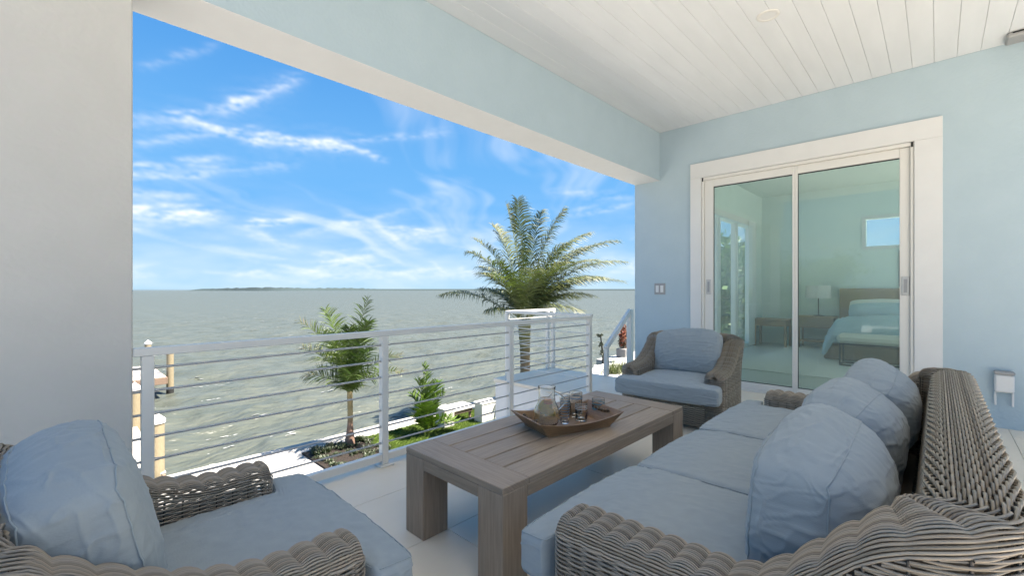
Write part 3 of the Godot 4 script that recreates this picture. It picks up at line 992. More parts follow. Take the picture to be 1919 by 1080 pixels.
func make_drinks() -> void:
	var y := 0.4525 + 0.0118
	var root := thing("glass_pitcher", "clear glass pitcher of iced water with orange and lemon slices on the tray", "pitcher", Vector3(2.119, y, -1.735))
	var mb := MB.new()
	var outer := PackedVector2Array([Vector2(0.001, 0), Vector2(0.048, 0), Vector2(0.062, 0.008), Vector2(0.078, 0.035), Vector2(0.083, 0.065), Vector2(0.078, 0.098), Vector2(0.064, 0.130), Vector2(0.053, 0.155), Vector2(0.050, 0.185), Vector2(0.051, 0.220), Vector2(0.055, 0.242)])
	var both := outer.duplicate()
	for i in range(outer.size() - 1, 1, -1):
		both.push_back(Vector2(outer[i].x - 0.003, outer[i].y + (0.001 if i == outer.size() - 1 else 0.0)))
	both.push_back(Vector2(0.001, 0.006))
	mb.lathe(both, 32)
	part(root, "glass_body", mb.mesh(), M["table_glass"])
	var hp := PackedVector3Array()
	var hdir := Vector3(0.72, 0, 0.69)
	for k in 15:
		var t := k / 14.0
		var a := PI * t
		hp.push_back(hdir * (0.050 + 0.048 * sin(a) + 0.022 * t) + Vector3(0, lerpf(0.205, 0.092, t) + 0.012 * sin(a * 0.8), 0))
	var hb := MB.new()
	hb.tube(hp, 0.0065, 0.0055, 8)
	part(root, "handle", hb.mesh(), M["table_glass"])
	var lq := MB.new()
	lq.lathe(PackedVector2Array([Vector2(0.001, 0.007), Vector2(0.056, 0.010), Vector2(0.073, 0.036), Vector2(0.0785, 0.065), Vector2(0.0735, 0.097), Vector2(0.0595, 0.129), Vector2(0.0495, 0.152), Vector2(0.047, 0.168), Vector2(0.001, 0.168)]), 28)
	part(root, "drink", lq.mesh(), M["lemonade"])
	var rng := RandomNumberGenerator.new()
	rng.seed = 4
	for k in 7:
		var s := MB.new()
		s.lathe(PackedVector2Array([Vector2(0.001, -0.003), Vector2(0.028, -0.003), Vector2(0.030, 0.0), Vector2(0.028, 0.003), Vector2(0.001, 0.003)]), 18)
		var orange := k < 2
		var o := part(root, "orange_slice" if orange else "lemon_slice", s.mesh(), M["orange_slice" if orange else "lemon_slice"])
		var a := rng.randf() * TAU
		var rr := 0.012 if orange else 0.042
		o.position = Vector3(cos(a) * rr, 0.156 - k * 0.012 if orange else rng.randf_range(0.07, 0.12), sin(a) * rr)
		o.rotation = Vector3(rng.randf_range(-0.3, 0.3) if orange else rng.randf_range(0.9, 1.5), a, rng.randf_range(-0.2, 0.2))
	for k in 16:
		var a := rng.randf() * TAU
		var rr := sqrt(rng.randf()) * 0.052
		var o := part(root, "ice_cube", boxm(Vector3(0.024, 0.022, 0.024), 0.004), M["ice"])
		o.position = Vector3(cos(a) * rr, rng.randf_range(0.022, 0.062), sin(a) * rr)
		o.rotation = Vector3(rng.randf() * 3.0, rng.randf() * 3.0, rng.randf() * 3.0)
	var gname := "drinking glasses on the tray"
	var g1 := tumbler("drinking_glass", "slim flared drinking glass with fine grey rings beside the pitcher handle", Vector3(2.234, y, -1.684), 0.027, 0.032, 0.175, gname)
	for k in 7:
		part(g1, "ring_print", ring(0.0275 + 0.0052 * (0.045 + k * 0.017) / 0.175, 0.045 + k * 0.017, 0.0022), M["print_blue"])
	var g2 := tumbler("drinking_glass", "tall wide clear tumbler with one grey ring near its rim", Vector3(2.395, y, -1.715), 0.038, 0.043, 0.165, gname)
	part(g2, "ring_print", ring(0.0428, 0.128, 0.003), M["print_blue"])
	var inside := MB.new()
	inside.lathe(PackedVector2Array([Vector2(0.001, 0.014), Vector2(0.034, 0.015), Vector2(0.036, 0.075), Vector2(0.001, 0.075)]), 20)
	var g3 := tumbler("drinking_glass", "short tumbler with a dark brown floral print facing the sofa", Vector3(2.345, y, -1.638), 0.036, 0.039, 0.115, gname)
	var pr := MB.new()
	for k in 26:
		var a := 0.72 + rng.randf_range(-0.62, 0.62)
		var yy := rng.randf_range(0.03, 0.068)
		var rr := 0.0375 + yy * 0.02
		var ctr := Vector3(cos(a + 0.6) * rr, yy, sin(a + 0.6) * rr)
		var nn := Vector3(cos(a + 0.6), 0, sin(a + 0.6))
		var sd := nn.cross(Vector3.UP)
		var pts := []
		for q in 6:
			var b := TAU * q / 6.0 + rng.randf() * 0.4
			var l := rng.randf_range(0.003, 0.0065)
			pts.append(ctr + sd * cos(b) * l + Vector3.UP * sin(b) * l + nn * 0.0012)
		pr.poly(pts, 0, Vector2.ZERO, nn)
	part(g3, "floral_print", pr.mesh(), M["print_brown"])
	for k in 3:
		part(g3, "ring_print", ring(0.0385, 0.082 + k * 0.010, 0.0014), M["print_white"])
	var g4 := tumbler("drinking_glass", "short pale blue ringed tumbler at the right end of the tray", Vector3(2.535, y, -1.633), 0.041, 0.043, 0.112, gname)
	for k in 6:
		part(g4, "ring_print", ring(0.0418, 0.016 + k * 0.016, 0.0055 if k % 2 == 0 else 0.002), M["blue_glass"])
	var g5 := thing("candle", "peach coloured pillar candle behind the printed tumbler", "candle", Vector3(2.452, y, -1.690))
	var cb := MB.new()
	cb.lathe(PackedVector2Array([Vector2(0.001, 0), Vector2(0.017, 0), Vector2(0.017, 0.052), Vector2(0.012, 0.056), Vector2(0.001, 0.054)]), 18)
	part(g5, "wax", cb.mesh(), M["peach"])
	var wkm := MB.new()
	wkm.tube(PackedVector3Array([Vector3(0, 0.053, 0), Vector3(0.001, 0.063, 0)]), 0.001, 0.001, 5)
	part(g5, "wick", wkm.mesh(), M["black_metal"])

# ------------------------------------------------------------------ plants
var prng := RandomNumberGenerator.new()
func bez(a: Vector3, b: Vector3, c: Vector3, t: float) -> Vector3:
	return a.lerp(b, t).lerp(b.lerp(c, t), t)
# one feather leaf: midrib a-b-c with narrow leaflets on both sides, carried by the wind
func frond(a: Vector3, b: Vector3, c: Vector3, pairs: int, leaf: float, width: float, wind: Vector3, droop: float, from: float, green: Color, tip: Color, plume := 0.0) -> ArrayMesh:
	var mb := MB.new()
	var pts := PackedVector3Array()
	for i in 11:
		pts.push_back(bez(a, b, c, i / 10.0))
	mb.col = Color(green.r * 1.35, green.g * 1.1, green.b * 1.1)
	mb.tube(pts, width * 0.55, width * 0.10, 4, false)
	for i in pairs:
		var t := from + (1.0 - from) * (i + prng.randf() * 0.6) / pairs
		var p := bez(a, b, c, t)
		var tan := (bez(a, b, c, minf(1.0, t + 0.02)) - bez(a, b, c, t - 0.02)).normalized()
		var side := tan.cross(Vector3.UP)
		if side.length() < 0.15:
			side = tan.cross(Vector3(0.7, 0, 0.7))
		side = side.normalized()
		var up := side.cross(tan).normalized()
		var len := leaf * (0.35 + 0.65 * sin(PI * clampf(t * 0.92 + 0.06, 0.0, 1.0))) * prng.randf_range(0.8, 1.1)
		var fwd := lerpf(0.35, 0.95, t)
		for sg: float in [-1.0, 1.0]:
			var roll := prng.randf_range(-1.0, 1.0) * plume
			var d := (side * sg * cos(roll) + up * (0.25 + sin(roll)) + tan * fwd * prng.randf_range(0.8, 1.2)).normalized()
			var k := prng.randf_range(0.72, 1.22)
			var mixw := clampf((t - 0.55) * 1.4 + prng.randf_range(-0.3, 0.25), 0.0, 1.0)
			var base := green.lerp(tip, mixw)
			mb.col = Color(base.r * k, base.g * k, base.b * k)
			var w := width * prng.randf_range(0.75, 1.15)
			var acr := d.cross(up).normalized()
			var q := p
			var dir := d
			var prev := -1
			for sgm in 4:
				var ws: float = w * [0.5, 1.0, 0.75, 0.06][sgm]
				var nn := acr.cross(dir).normalized()
				var l := mb.add(q - acr * ws, nn)
				mb.add(q + acr * ws, nn)
				if prev >= 0:
					mb.otri(prev, prev + 1, l + 1)
					mb.otri(prev, l + 1, l)
				prev = l
				q += dir * len / 3.0
				dir = (dir + Vector3.DOWN * droop * (0.4 + 0.3 * sgm) + wind * 0.33).normalized()
	return mb.mesh()

func trunk(pts: PackedVector3Array, radii: PackedFloat32Array, cols: Array, sides := 12) -> ArrayMesh:
	var mb := MB.new()
	var m := pts.size()
	for i in m:
		mb.col = cols[i]
		for k in sides + 1:
			var a := TAU * k / sides
			var d := Vector3(cos(a), 0.0, sin(a))
			mb.add(pts[i] + d * radii[i], d, Vector2(float(k) / sides, pts[i].y))
	for i in m - 1:
		for k in sides:
			var a := i * (sides + 1) + k
			mb.otri(a, a + 1, a + sides + 2)
			mb.otri(a, a + sides + 2, a + sides + 1)
	return mb.mesh()

func leafy(ctr: Vector3, size: Vector3, cnt: int, leaf: float, c0: Color, c1: Color, sd: int) -> ArrayMesh:
	var mb := MB.new()
	var r := RandomNumberGenerator.new()
	r.seed = sd
	var clumps := []
	for i in 26:
		var d := Vector3(r.randfn(), r.randfn(), r.randfn()).normalized() * pow(r.randf(), 0.4)
		clumps.append([d, r.randf()])
	for i in cnt:
		var cl: Array = clumps[r.randi() % clumps.size()]
		var o: Vector3 = (cl[0] as Vector3) * 0.78 + Vector3(r.randfn(), r.randfn(), r.randfn()) * 0.14
		var p := ctr + o * size
		var nn := (Vector3(r.randfn(), r.randfn() + 0.7, r.randfn())).normalized()
		var a := nn.cross(Vector3(r.randfn(), r.randfn(), r.randfn())).normalized()
		var b := nn.cross(a)
		var k := r.randf_range(0.75, 1.2)
		var c := c0.lerp(c1, cl[1] * 0.7 + r.randf() * 0.3)
		mb.col = Color(c.r * k, c.g * k, c.b * k)
		var l := leaf * r.randf_range(0.7, 1.3)
		mb.poly([p - a * l, p + b * l * 0.45, p + a * l, p - b * l * 0.45], 0, Vector2.ZERO, nn)
	return mb.mesh()

const RIGHT_OF := Vector3(0.6921, 0, 0.7218)   # across the garden, as the row of palms runs
const AWAY := Vector3(0.7218, 0, -0.6921)

func coconut_palm() -> void:
	prng.seed = 91
	var at := Vector3(14.1, -3.3, -12.75)
	var root := thing("coconut_palm", "tall windblown coconut palm with a full crown against the sky, right of the railing middle", "palm tree", at)
	var pts := PackedVector3Array()
	var rad := PackedFloat32Array()
	var cols := []
	var ch := 3.2
	for i in 26:
		var t := i / 25.0
		pts.push_back(Vector3(-0.10 * t * t, t * ch, 0.05 * t))
		rad.push_back(0.20 + 0.10 * exp(-t * 9.0) + (0.022 if i % 2 == 0 else 0.0) + 0.06 * smoothstep(0.55, 1.0, t))
		var k := prng.randf_range(0.75, 1.2)
		cols.append(Color(0.21, 0.15, 0.10).lerp(Color(0.20, 0.20, 0.09), smoothstep(0.4, 0.9, t)) * k)
	part(root, "trunk", trunk(pts, rad, cols), M["bark"])
	var crown := pts[25] - Vector3(0, 0.15, 0)
	# ends of the leaves: across, up, away
	var ends := [[-0.75, 5.2, 0.2], [-0.30, 5.3, -0.6], [0.72, 4.95, 0.5], [1.65, 4.9, -0.4], [2.85, 4.05, 0.6], [3.75, 3.55, -0.7], [4.35, 2.75, 0.2],
		[-1.3, 4.4, 0.8], [-2.15, 3.75, 0.3], [-2.3, 3.1, -0.9], [-1.75, 2.2, -1.4], [-3.6, 1.35, 0.4], [2.2, 0.7, -1.6], [2.6, 1.2, 1.5],
		 [1.6, 2.6, -2.1], [3.1, 2.0, -1.2], [-1.5, 1.4, 1.8], [3.6, 2.1, 1.2], [0.3, 2.3, -2.6], [-1.2, 2.7, -0.4], [1.6, 3.4, -0.9], [-1.9, 1.6, 0.6], [-1.55, 0.7, -0.3], [2.9, 1.3, 0.0], [-2.0, 2.6, 1.2], [3.3, 2.9, 0.9], [4.1, 1.9, -0.3], [2.5, 3.3, -0.6], [2.0, 1.7, 1.0]]
	for e: Array in ends:
		var tip: Vector3 = RIGHT_OF * e[0] + Vector3.UP * e[1] + AWAY * e[2]
		var len := tip.length()
		var out := Vector3(tip.x, 0, tip.z)
		var hang: float = 0.5 + 0.3 * prng.randf()
		var bow: float = clampf(out.length() * 0.30, 0.0, 1.3)
		var ctl := Vector3.UP * (tip.y * 0.62 + bow) + out * 0.34
		if e[0] == -3.6:
			ctl = Vector3.UP * 1.75 + out * 0.5
		var g := Color(0.10, 0.125, 0.05).lerp(Color(0.165, 0.19, 0.065), prng.randf())
		var f := frond(crown, crown + ctl, crown + tip, int(48 + len * 8), 1.15, 0.021, RIGHT_OF * 0.85 + Vector3.DOWN * 0.3, hang, 0.16, g, Color(0.195, 0.185, 0.13), 0.25)
		part(root, "frond", f, M["leaf"])

func small_palm() -> void:
	prng.seed = 17
	var at := Vector3(6.144, -3.32, -12.55)
	var root := thing("young_foxtail_palm", "small palm with a bottle shaped pinkish trunk in the mulch bed by the seawall", "palm tree", at)
	var pts := PackedVector3Array()
	var rad := PackedFloat32Array()
	var cols := []
	for i in 22:
		var t := i / 21.0
		pts.push_back(Vector3(0.02 * sin(t * 3.0), t * 1.62, 0))
		rad.push_back(lerpf(0.145, 0.075, smoothstep(0.0, 0.45, t)) + (0.004 if i % 2 else 0.0))
		var k := prng.randf_range(0.8, 1.15)
		cols.append(Color(0.34, 0.21, 0.155).lerp(Color(0.36, 0.29, 0.15), smoothstep(0.35, 0.6, t)) * k)
	part(root, "trunk", trunk(pts, rad, cols), M["bark"])
	var crown := pts[21] - Vector3(0, 0.1, 0)
	var ends := [[0.55, 2.85, 0.0], [-0.85, 2.5, 0.3], [-1.25, 2.2, -0.5], [-1.5, 1.35, 0.2], [-1.15, 0.65, -0.4], [1.45, 1.15, 0.2], [1.65, 0.75, -0.4], [0.75, 2.2, -0.6], [0.35, 2.1, 0.7],
		[-0.35, 1.9, -0.9], [0.9, 1.5, -0.9], [-0.6, 1.2, 0.9], [0.5, 0.8, -1.2], [0.1, 2.0, -0.3]]
	for e: Array in ends:
		var tip: Vector3 = RIGHT_OF * e[0] + Vector3.UP * e[1] + AWAY * e[2]
		var out := Vector3(tip.x, 0, tip.z)
		var ctl := Vector3.UP * (tip.y * 0.66 + 0.22 * out.length()) + out * 0.38
		var brown: bool = e[0] < -1.1 or e[0] > 1.4
		var g := Color(0.045, 0.08, 0.016).lerp(Color(0.085, 0.13, 0.016), prng.randf())
		var f := frond(crown, crown + ctl, crown + tip, 62, 0.62, 0.017, RIGHT_OF * 0.2, 0.42, 0.06, g, Color(0.17, 0.13, 0.10) if brown else Color(0.05, 0.08, 0.02), 0.85)
		part(root, "frond", f, M["leaf"])

func bottle_sapling() -> void:
	prng.seed = 23
	var root := thing("palm_sapling", "bright green upright young palm on the lawn edge, without a trunk", "palm tree", Vector3(8.289, -3.3, -11.712))
	var ends := [[-0.12, 2.25, 0.1], [0.02, 2.2, -0.2], [0.55, 1.35, 0.1], [-0.5, 1.25, 0.2], [0.75, 0.65, -0.3], [-0.35, 0.75, -0.5], [0.3, 1.6, 0.5], [1.0, 0.35, 0.2], [-0.2, 1.8, -0.2], [0.15, 1.2, -0.7]]
	for e: Array in ends:
		var tip: Vector3 = RIGHT_OF * e[0] + Vector3.UP * e[1] + AWAY * e[2]
		var out := Vector3(tip.x, 0, tip.z)
		var ctl := Vector3.UP * (tip.y * 0.6 + 0.3 * out.length()) + out * 0.35
		var g := Color(0.075, 0.135, 0.016).lerp(Color(0.11, 0.18, 0.022), prng.randf())
		part(root, "frond", frond(Vector3.ZERO, ctl, tip, 26, 0.5, 0.033, RIGHT_OF * 0.06, 0.10, 0.16, g, Color(0.10, 0.16, 0.025), 0.7), M["leaf"])

# ------------------------------------------------------------------ outdoors
const GROUND := -3.3
const SEA := -4.3
func wave(x: float, z: float, r: float, n1: FastNoiseLite, n2: FastNoiseLite) -> float:
	# short wind chop that runs to the right, finer near than far
	var a := n1.get_noise_2d(x * 0.30 + z * 0.10, z * 0.42 - x * 0.08)
	var b := n2.get_noise_2d(x * 0.9, z * 1.35)
	var h := (1.0 - absf(a) * 1.7) * 0.32 + b * 0.14
	return h * lerpf(1.0, 0.45, smoothstep(60.0, 500.0, r))

func build_water() -> void:
	var n1 := noise(81, 0.35, 3)
	var n2 := noise(82, 0.5, 3)
	var mb := MB.new()
	var rings := 300
	var segs := 420
	var fo := MB.new()
	fo.col = Color(1, 1, 1)
	var rng := RandomNumberGenerator.new()
	rng.seed = 5
	for i in rings + 1:
		var r := 9.0 * pow(7600.0 / 9.0, float(i) / rings)
		for j in segs + 1:
			var a := deg_to_rad(lerpf(-105.0, 105.0, float(j) / segs))
			var x := sin(a) * r
			var z := -cos(a) * r
			var cell := r * 0.026
			var h := wave(x, z, r, n1, n2) * clampf(2.2 - cell * 0.5, 0.0, 1.0) if r < 160.0 else 0.0
			mb.add(Vector3(x, SEA - 0.1 + h, z), Vector3.UP, Vector2(x, z))
	var w := segs + 1
	for i in rings:
		for j in segs:
			var a := i * w + j
			mb.otri(a, a + 1, a + w + 1)
			mb.otri(a, a + w + 1, a + w)
	# normals of the waves
	for i in range(1, rings):
		for j in range(1, segs):
			var a := i * w + j
			var dx := mb.v[a + 1] - mb.v[a - 1]
			var dz := mb.v[a + w] - mb.v[a - w]
			var nn := dx.cross(dz).normalized()
			mb.n[a] = nn if nn.y > 0.0 else -nn
	single("water", mb.mesh(), M["water"], "", "", "structure")
	# broken crests
	for k in 420:
		var az := deg_to_rad(rng.randf_range(-12.0, 80.0))
		var r := 16.0 + pow(rng.randf(), 1.6) * 260.0
		var x := sin(az) * r
		var z := -cos(az) * r
		if z > -16.0 or n1.get_noise_2d(x * 0.30 + z * 0.10, z * 0.42 - x * 0.08) > 0.12:
			continue
		var len := rng.randf_range(0.10, 0.45) * (1.0 + r * 0.010)
		for q in 7:
			var px := x + rng.randfn() * len
			var pz := z + rng.randfn() * len * 0.35
			var s := rng.randf_range(0.02, 0.09) * (1.0 + r * 0.012)
			var y := SEA - 0.1 + wave(px, pz, r, n1, n2) * (clampf(2.2 - r * 0.013, 0.0, 1.0) if r < 160.0 else 0.0) + 0.02
			var pts := []
			for e in 6:
				var b := TAU * e / 6.0
				pts.append(Vector3(px + cos(b) * s * rng.randf_range(0.7, 1.5), y + 0.02 * rng.randf(), pz + sin(b) * s * 0.6))
			fo.poly(pts, 0, Vector2.ZERO, Vector3.UP)
	single("sea_foam", fo.mesh(), M["foam"], "small white crests broken by wind on the grey green sea", "foam", "stuff")

func build_island() -> void:
	var n1 := noise(85, 1.0, 4)
	var mb := MB.new()
	var m := 260
	var prev := []
	for i in m + 1:
		var az := lerpf(9.5, 80.0, float(i) / m)
		var a := deg_to_rad(az)
		var d := 4200.0 - 500.0 * exp(-pow((az - 18.5) / 6.5, 2.0))
		var h := 10.0 + 15.0 * exp(-pow((az - 17.0) / 5.0, 2.0)) + 13.0 * exp(-pow((az - 25.5) / 4.0, 2.0)) + n1.get_noise_2d(az * 3.0, 0.0) * 6.0 + n1.get_noise_2d(az * 14.0, 4.0) * 3.0
		h = maxf(16.0, h) * smoothstep(9.5, 11.5, az)
		var f := Vector3(sin(a), 0, -cos(a))
		var row := [f * d + Vector3(0, SEA - 1, 0), f * (d + 25) + Vector3(0, SEA + h, 0), f * (d + 120) + Vector3(0, SEA + h * 1.05, 0), f * (d + 160) + Vector3(0, SEA - 1, 0)]
		if i:
			for k in 3:
				mb.poly([prev[k], row[k], row[k + 1], prev[k + 1]], 0, Vector2.ZERO, Vector3(-f.x, 0.6, -f.z) if k < 2 else f)
		prev = row
	single("island", mb.mesh(), M["island"], "", "", "structure")

func piling(label: String, at: Vector3, top: float, rad: float, low: float) -> void:
	var root := thing("piling", label, "piling", Vector3(at.x, low, at.z), 0.0, "dock pilings with pointed white caps")
	var h := top - low
	var mb := MB.new()
	mb.lathe(PackedVector2Array([Vector2(rad * 1.03, 0), Vector2(rad, h * 0.5), Vector2(rad * 0.98, h)]), 18)
	part(root, "post", mb.mesh(), M["piling_wood"])
	if low < -4.0:
		var tr := MB.new()
		tr.lathe(PackedVector2Array([Vector2(rad * 1.05, 0), Vector2(rad * 1.05, 1.15), Vector2(rad, 1.16)]), 18)
		part(root, "tar_sleeve", tr.mesh(), M["tar"])
	var c := MB.new()
	c.lathe(PackedVector2Array([Vector2(rad * 1.12, h - 0.06), Vector2(rad * 1.12, h + 0.02), Vector2(0.002, h + 0.20)]), 18, Vector3.ZERO, true)
	part(root, "cap", c.mesh(), M["white_cap"])

func build_garden() -> void:
	# ground everywhere behind the seawall, then sheets a little higher
	single("ground", span(Vector3(-60, GROUND - 1.6, -13.3), Vector3(70, GROUND, 45)), M["concrete"], "", "", "structure")
	single("seawall", span(Vector3(-60, SEA - 1.0, -13.7), Vector3(70, GROUND + 0.03, -13.2), 0.02), M["concrete"], "", "", "structure")
	var lawn := single("lawn", span(Vector3(6.6, GROUND + 0.001, -12.82), Vector3(14.6, GROUND + 0.03, -10.2)), M["lawn"], "", "", "structure")
	var rng := RandomNumberGenerator.new()
	rng.seed = 8
	var blade := MB.new()
	for k in 5:
		var a := TAU * k / 5.0
		var d := Vector3(cos(a), 0, sin(a))
		var s := Vector3(-d.z, 0, d.x) * 0.006
		blade.poly([d * 0.008 - s, d * 0.008 + s, d * 0.03 + Vector3(0, 0.045, 0)], 0, Vector2.ZERO, Vector3(d.x, 1, d.z))
	var mm := MultiMesh.new()
	mm.transform_format = MultiMesh.TRANSFORM_3D
	mm.use_colors = true
	mm.mesh = blade.mesh()
	mm.instance_count = 9000
	for k in 9000:
		var b := Basis(Vector3.UP, rng.randf() * TAU).scaled(Vector3.ONE * rng.randf_range(0.7, 1.4))
		mm.set_instance_transform(k, Transform3D(b, Vector3(rng.randf_range(6.6, 11.5), GROUND + 0.03, rng.randf_range(-12.8, -10.6))))
		var q := rng.randf_range(0.8, 1.25)
		mm.set_instance_color(k, Color(0.09 * q, 0.14 * q, 0.016 * q))
	var gi := MultiMeshInstance3D.new()
	gi.name = "grass"
	gi.multimesh = mm
	gi.material_override = M["leaf"]
	add_child(gi)
	tag(gi, "short bright green grass of the strip of lawn along the seawall", "grass", "", "stuff")
	single("mulch_bed", span(Vector3(4.88, GROUND + 0.001, -12.82), Vector3(6.6, GROUND + 0.05, -9.2)), M["mulch"], "", "", "structure")
	var gc := MB.new()
	for k in 130:
		var x := rng.randf_range(5.0, 6.7)
		var z := rng.randf_range(-12.75, -9.6)
		if rng.randf() < 0.45:
			z = rng.randf_range(-12.8, -12.3)
		if Vector2(x - 6.14, z + 12.55).length() < 0.25:
			continue
		for q in 42:
			var a := rng.randf() * TAU
			var d := Vector3(cos(a), rng.randf_range(0.2, 1.4), sin(a)).normalized()
			var p := Vector3(x, GROUND + 0.05, z) + Vector3(rng.randfn(), 0, rng.randfn()) * 0.045 + Vector3.UP * rng.randf() * 0.06
			var sd := d.cross(Vector3.UP).normalized() * 0.014
			var q2 := rng.randf_range(0.7, 1.3)
			gc.col = Color(0.04 * q2, 0.055 * q2, 0.024 * q2)
			var l := rng.randf_range(0.05, 0.11)
			gc.poly([p - sd * 0.4, p + d * l * 0.5 - sd, p + d * l, p + d * l * 0.5 + sd, p + sd * 0.4], 0, Vector2.ZERO, Vector3(d.x * 0.3, 1, d.z * 0.3))
	single("ground_cover", gc.mesh(), M["leaf"], "low dark green ground cover plants in the mulch bed under the small palm", "ground cover", "stuff")
	small_palm()
	bottle_sapling()
	coconut_palm()
	# yellow green spiky plant just behind the left chair's arm
	prng.seed = 41
	var sp := thing("spiky_plant", "pale yellow green spiky plant below the balcony edge at the left of the mulch bed", "plant", Vector3(3.05, GROUND, -9.35))
	for k in 26:
		var a := TAU * k / 26.0 + prng.randf() * 0.2
		var d := Vector3(cos(a), 0, sin(a))
		var mb := MB.new()
		mb.col = Color(0.20, 0.24, 0.06).lerp(Color(0.36, 0.36, 0.12), prng.randf())
		var up := prng.randf_range(0.3, 0.9)
		var pv := -1
		for i in 5:
			var t := i / 4.0
			var q := d * t * 0.55 + Vector3.UP * (up * t - 0.35 * t * t)
			var s := Vector3(-d.z, 0, d.x) * 0.028 * (1.0 - t * 0.93)
			var e := mb.add(q - s, Vector3(-d.x * 0.4, 1, -d.z * 0.4).normalized())
			mb.add(q + s, Vector3(-d.x * 0.4, 1, -d.z * 0.4).normalized())
			if pv >= 0:
				mb.otri(pv, pv + 1, e + 1)
				mb.otri(pv, e + 1, e)
			pv = e
		part(sp, "leaf", mb.mesh(), M["leaf"])
	# low white garden walls and a slab beyond the sapling
	var w1 := thing("garden_wall", "low white garden wall right behind the bright green young palm", "wall", Vector3(9.2, GROUND, -11.95), 0.0, "low white garden walls")
	part(w1, "block", boxm(Vector3(0.42, 0.62, 0.5), 0.01, Vector3(0, 0.31, 0)), M["cream_stucco"])
	part(w1, "coping", boxm(Vector3(0.46, 0.05, 0.54), 0.008, Vector3(0, 0.646, 0)), M["white_paint"])
	var w2 := thing("garden_wall", "taller white garden wall beside the dark leaved plant, left of the second railing post", "wall", Vector3(10.62, GROUND, -11.45), 0.0, "low white garden walls")
	part(w2, "block", boxm(Vector3(0.75, 0.66, 0.4), 0.01, Vector3(0, 0.33, 0)), M["cream_stucco"])
	part(w2, "coping", boxm(Vector3(0.79, 0.05, 0.44), 0.008, Vector3(0, 0.686, 0)), M["white_paint"])
	var sl := thing("garden_bench", "white concrete garden slab on brown timber supports between two low walls", "bench", Vector3(9.95, GROUND, -12.0))
	part(sl, "slab", boxm(Vector3(0.95, 0.08, 0.7), 0.01, Vector3(0, 0.50, -0.15)), M["white_paint"])
	part(sl, "support", boxm(Vector3(0.8, 0.12, 0.06), 0.005, Vector3(0, 0.398, 0.12)), M["dock_wood"])
	for x: float in [-0.36, 0.36]:
		part(sl, "leg", boxm(Vector3(0.07, 0.335, 0.07), 0.004, Vector3(x, 0.168, 0.04)), M["dock_wood"])
	prng.seed = 55
	var ti := thing("ti_plant", "dark red brown leaved plant on a thin dark stem next to the railing post", "plant", Vector3(11.05, GROUND, -11.2))
	var st := MB.new()
	st.tube(PackedVector3Array([Vector3(0, 0, 0), Vector3(0.02, 0.4, 0), Vector3(0, 0.75, 0.02)]), 0.075, 0.06, 7)
	part(ti, "stem", st.mesh(), M["black_metal"])
	for k in 22:
		var mb := MB.new()
		var a := prng.randf() * TAU
		var d := Vector3(cos(a), prng.randf_range(-0.3, 1.0), sin(a)).normalized()
		var q := prng.randf_range(0.6, 1.5)
		mb.col = Color(0.11 * q, 0.055 * q, 0.035 * q)
		var s := d.cross(Vector3.UP).normalized() * 0.05
		var o := Vector3(0, 0.78, 0.02)
		mb.poly([o, o + d * 0.12 - s, o + d * 0.26 + Vector3.DOWN * 0.03, o + d * 0.12 + s], 0, Vector2.ZERO, Vector3(0, 1, 0.2))
		part(ti, "leaf", mb.mesh(), M["leaf"])
	# shore at the right: boulders, tufts, pot
	rng.seed = 12
	var rl := ["flat white boulder nearest the railing end post on the shore", "rounded white boulder right of the flat one, half behind a tuft", "white boulder under the stair handrail", "pale boulder below the flower pot", "small white stone by the dark stems", "long white stone at the water's edge left of the handrail post"]
	var rp := [[22.3, -14.0, 0.8], [23.6, -14.0, 0.75], [25.2, -14.3, 0.8], [26.6, -14.6, 0.7], [23.0, -13.9, 0.4], [21.6, -14.05, 0.6]]
	for k in 6:
		var nz := noise(300 + k, 0.9, 3)
		var sm := SphereMesh.new()
		sm.radial_segments = 20
		sm.rings = 12
		var ar := sm.get_mesh_arrays()
		var mb := MB.new()
		for p: Vector3 in ar[Mesh.ARRAY_VERTEX]:
			var q := p * 2.0
			mb.add(Vector3(q.x, q.y * 0.62, q.z * 0.8) * (1.0 + 0.45 * nz.get_noise_3dv(q * 1.3)) * float(rp[k][2]), q.normalized())
		mb.idx = ar[Mesh.ARRAY_INDEX]
		single("boulder", mb.mesh(), M["rock"], rl[k], "boulder", "", Vector3(rp[k][0], GROUND - 0.25, rp[k][1]), "white boulders along the shore")
	var tl := ["pale green tuft of shore grass left of the handrail post", "pale green tuft of shore grass right of the handrail post", "low tuft of shore grass between the white boulders"]
	var tp := [Vector3(22.5, GROUND, -12.9), Vector3(23.9, GROUND, -12.6), Vector3(21.6, GROUND, -13.0)]
	for k in 3:
		var t := thing("shore_grass", tl[k], "grass tuft", tp[k], 0.0, "tufts of grass on the shore")
		var mb := MB.new()
		for q in 160:
			var a := rng.randf() * TAU
			var d := Vector3(cos(a), rng.randf_range(0.5, 2.0), sin(a)).normalized()
			var p := Vector3(rng.randfn() * 0.28, 0, rng.randfn() * 0.28)
			var s := d.cross(Vector3.UP).normalized() * 0.025
			var l := rng.randf_range(0.4, 1.0)
			var g := rng.randf_range(0.7, 1.4)
			mb.col = Color(0.11 * g, 0.125 * g, 0.05 * g)
			mb.poly([p - s, p + s, p + d * l], 0, Vector2.ZERO, Vector3(d.x * 0.3, 1, d.z * 0.3))
		part(t, "blade", mb.mesh(), M["leaf"], "stuff")
	single("jetty", span(Vector3(25.5, SEA - 1, -16.6), Vector3(31.0, GROUND - 0.05, -14.6), 0.03), M["concrete"], "", "", "structure")
	var pot := thing("flower_pot", "grey square pot with a red leaved shrub beyond the stair handrail", "potted plant", Vector3(27.5, GROUND - 0.05, -15.7))
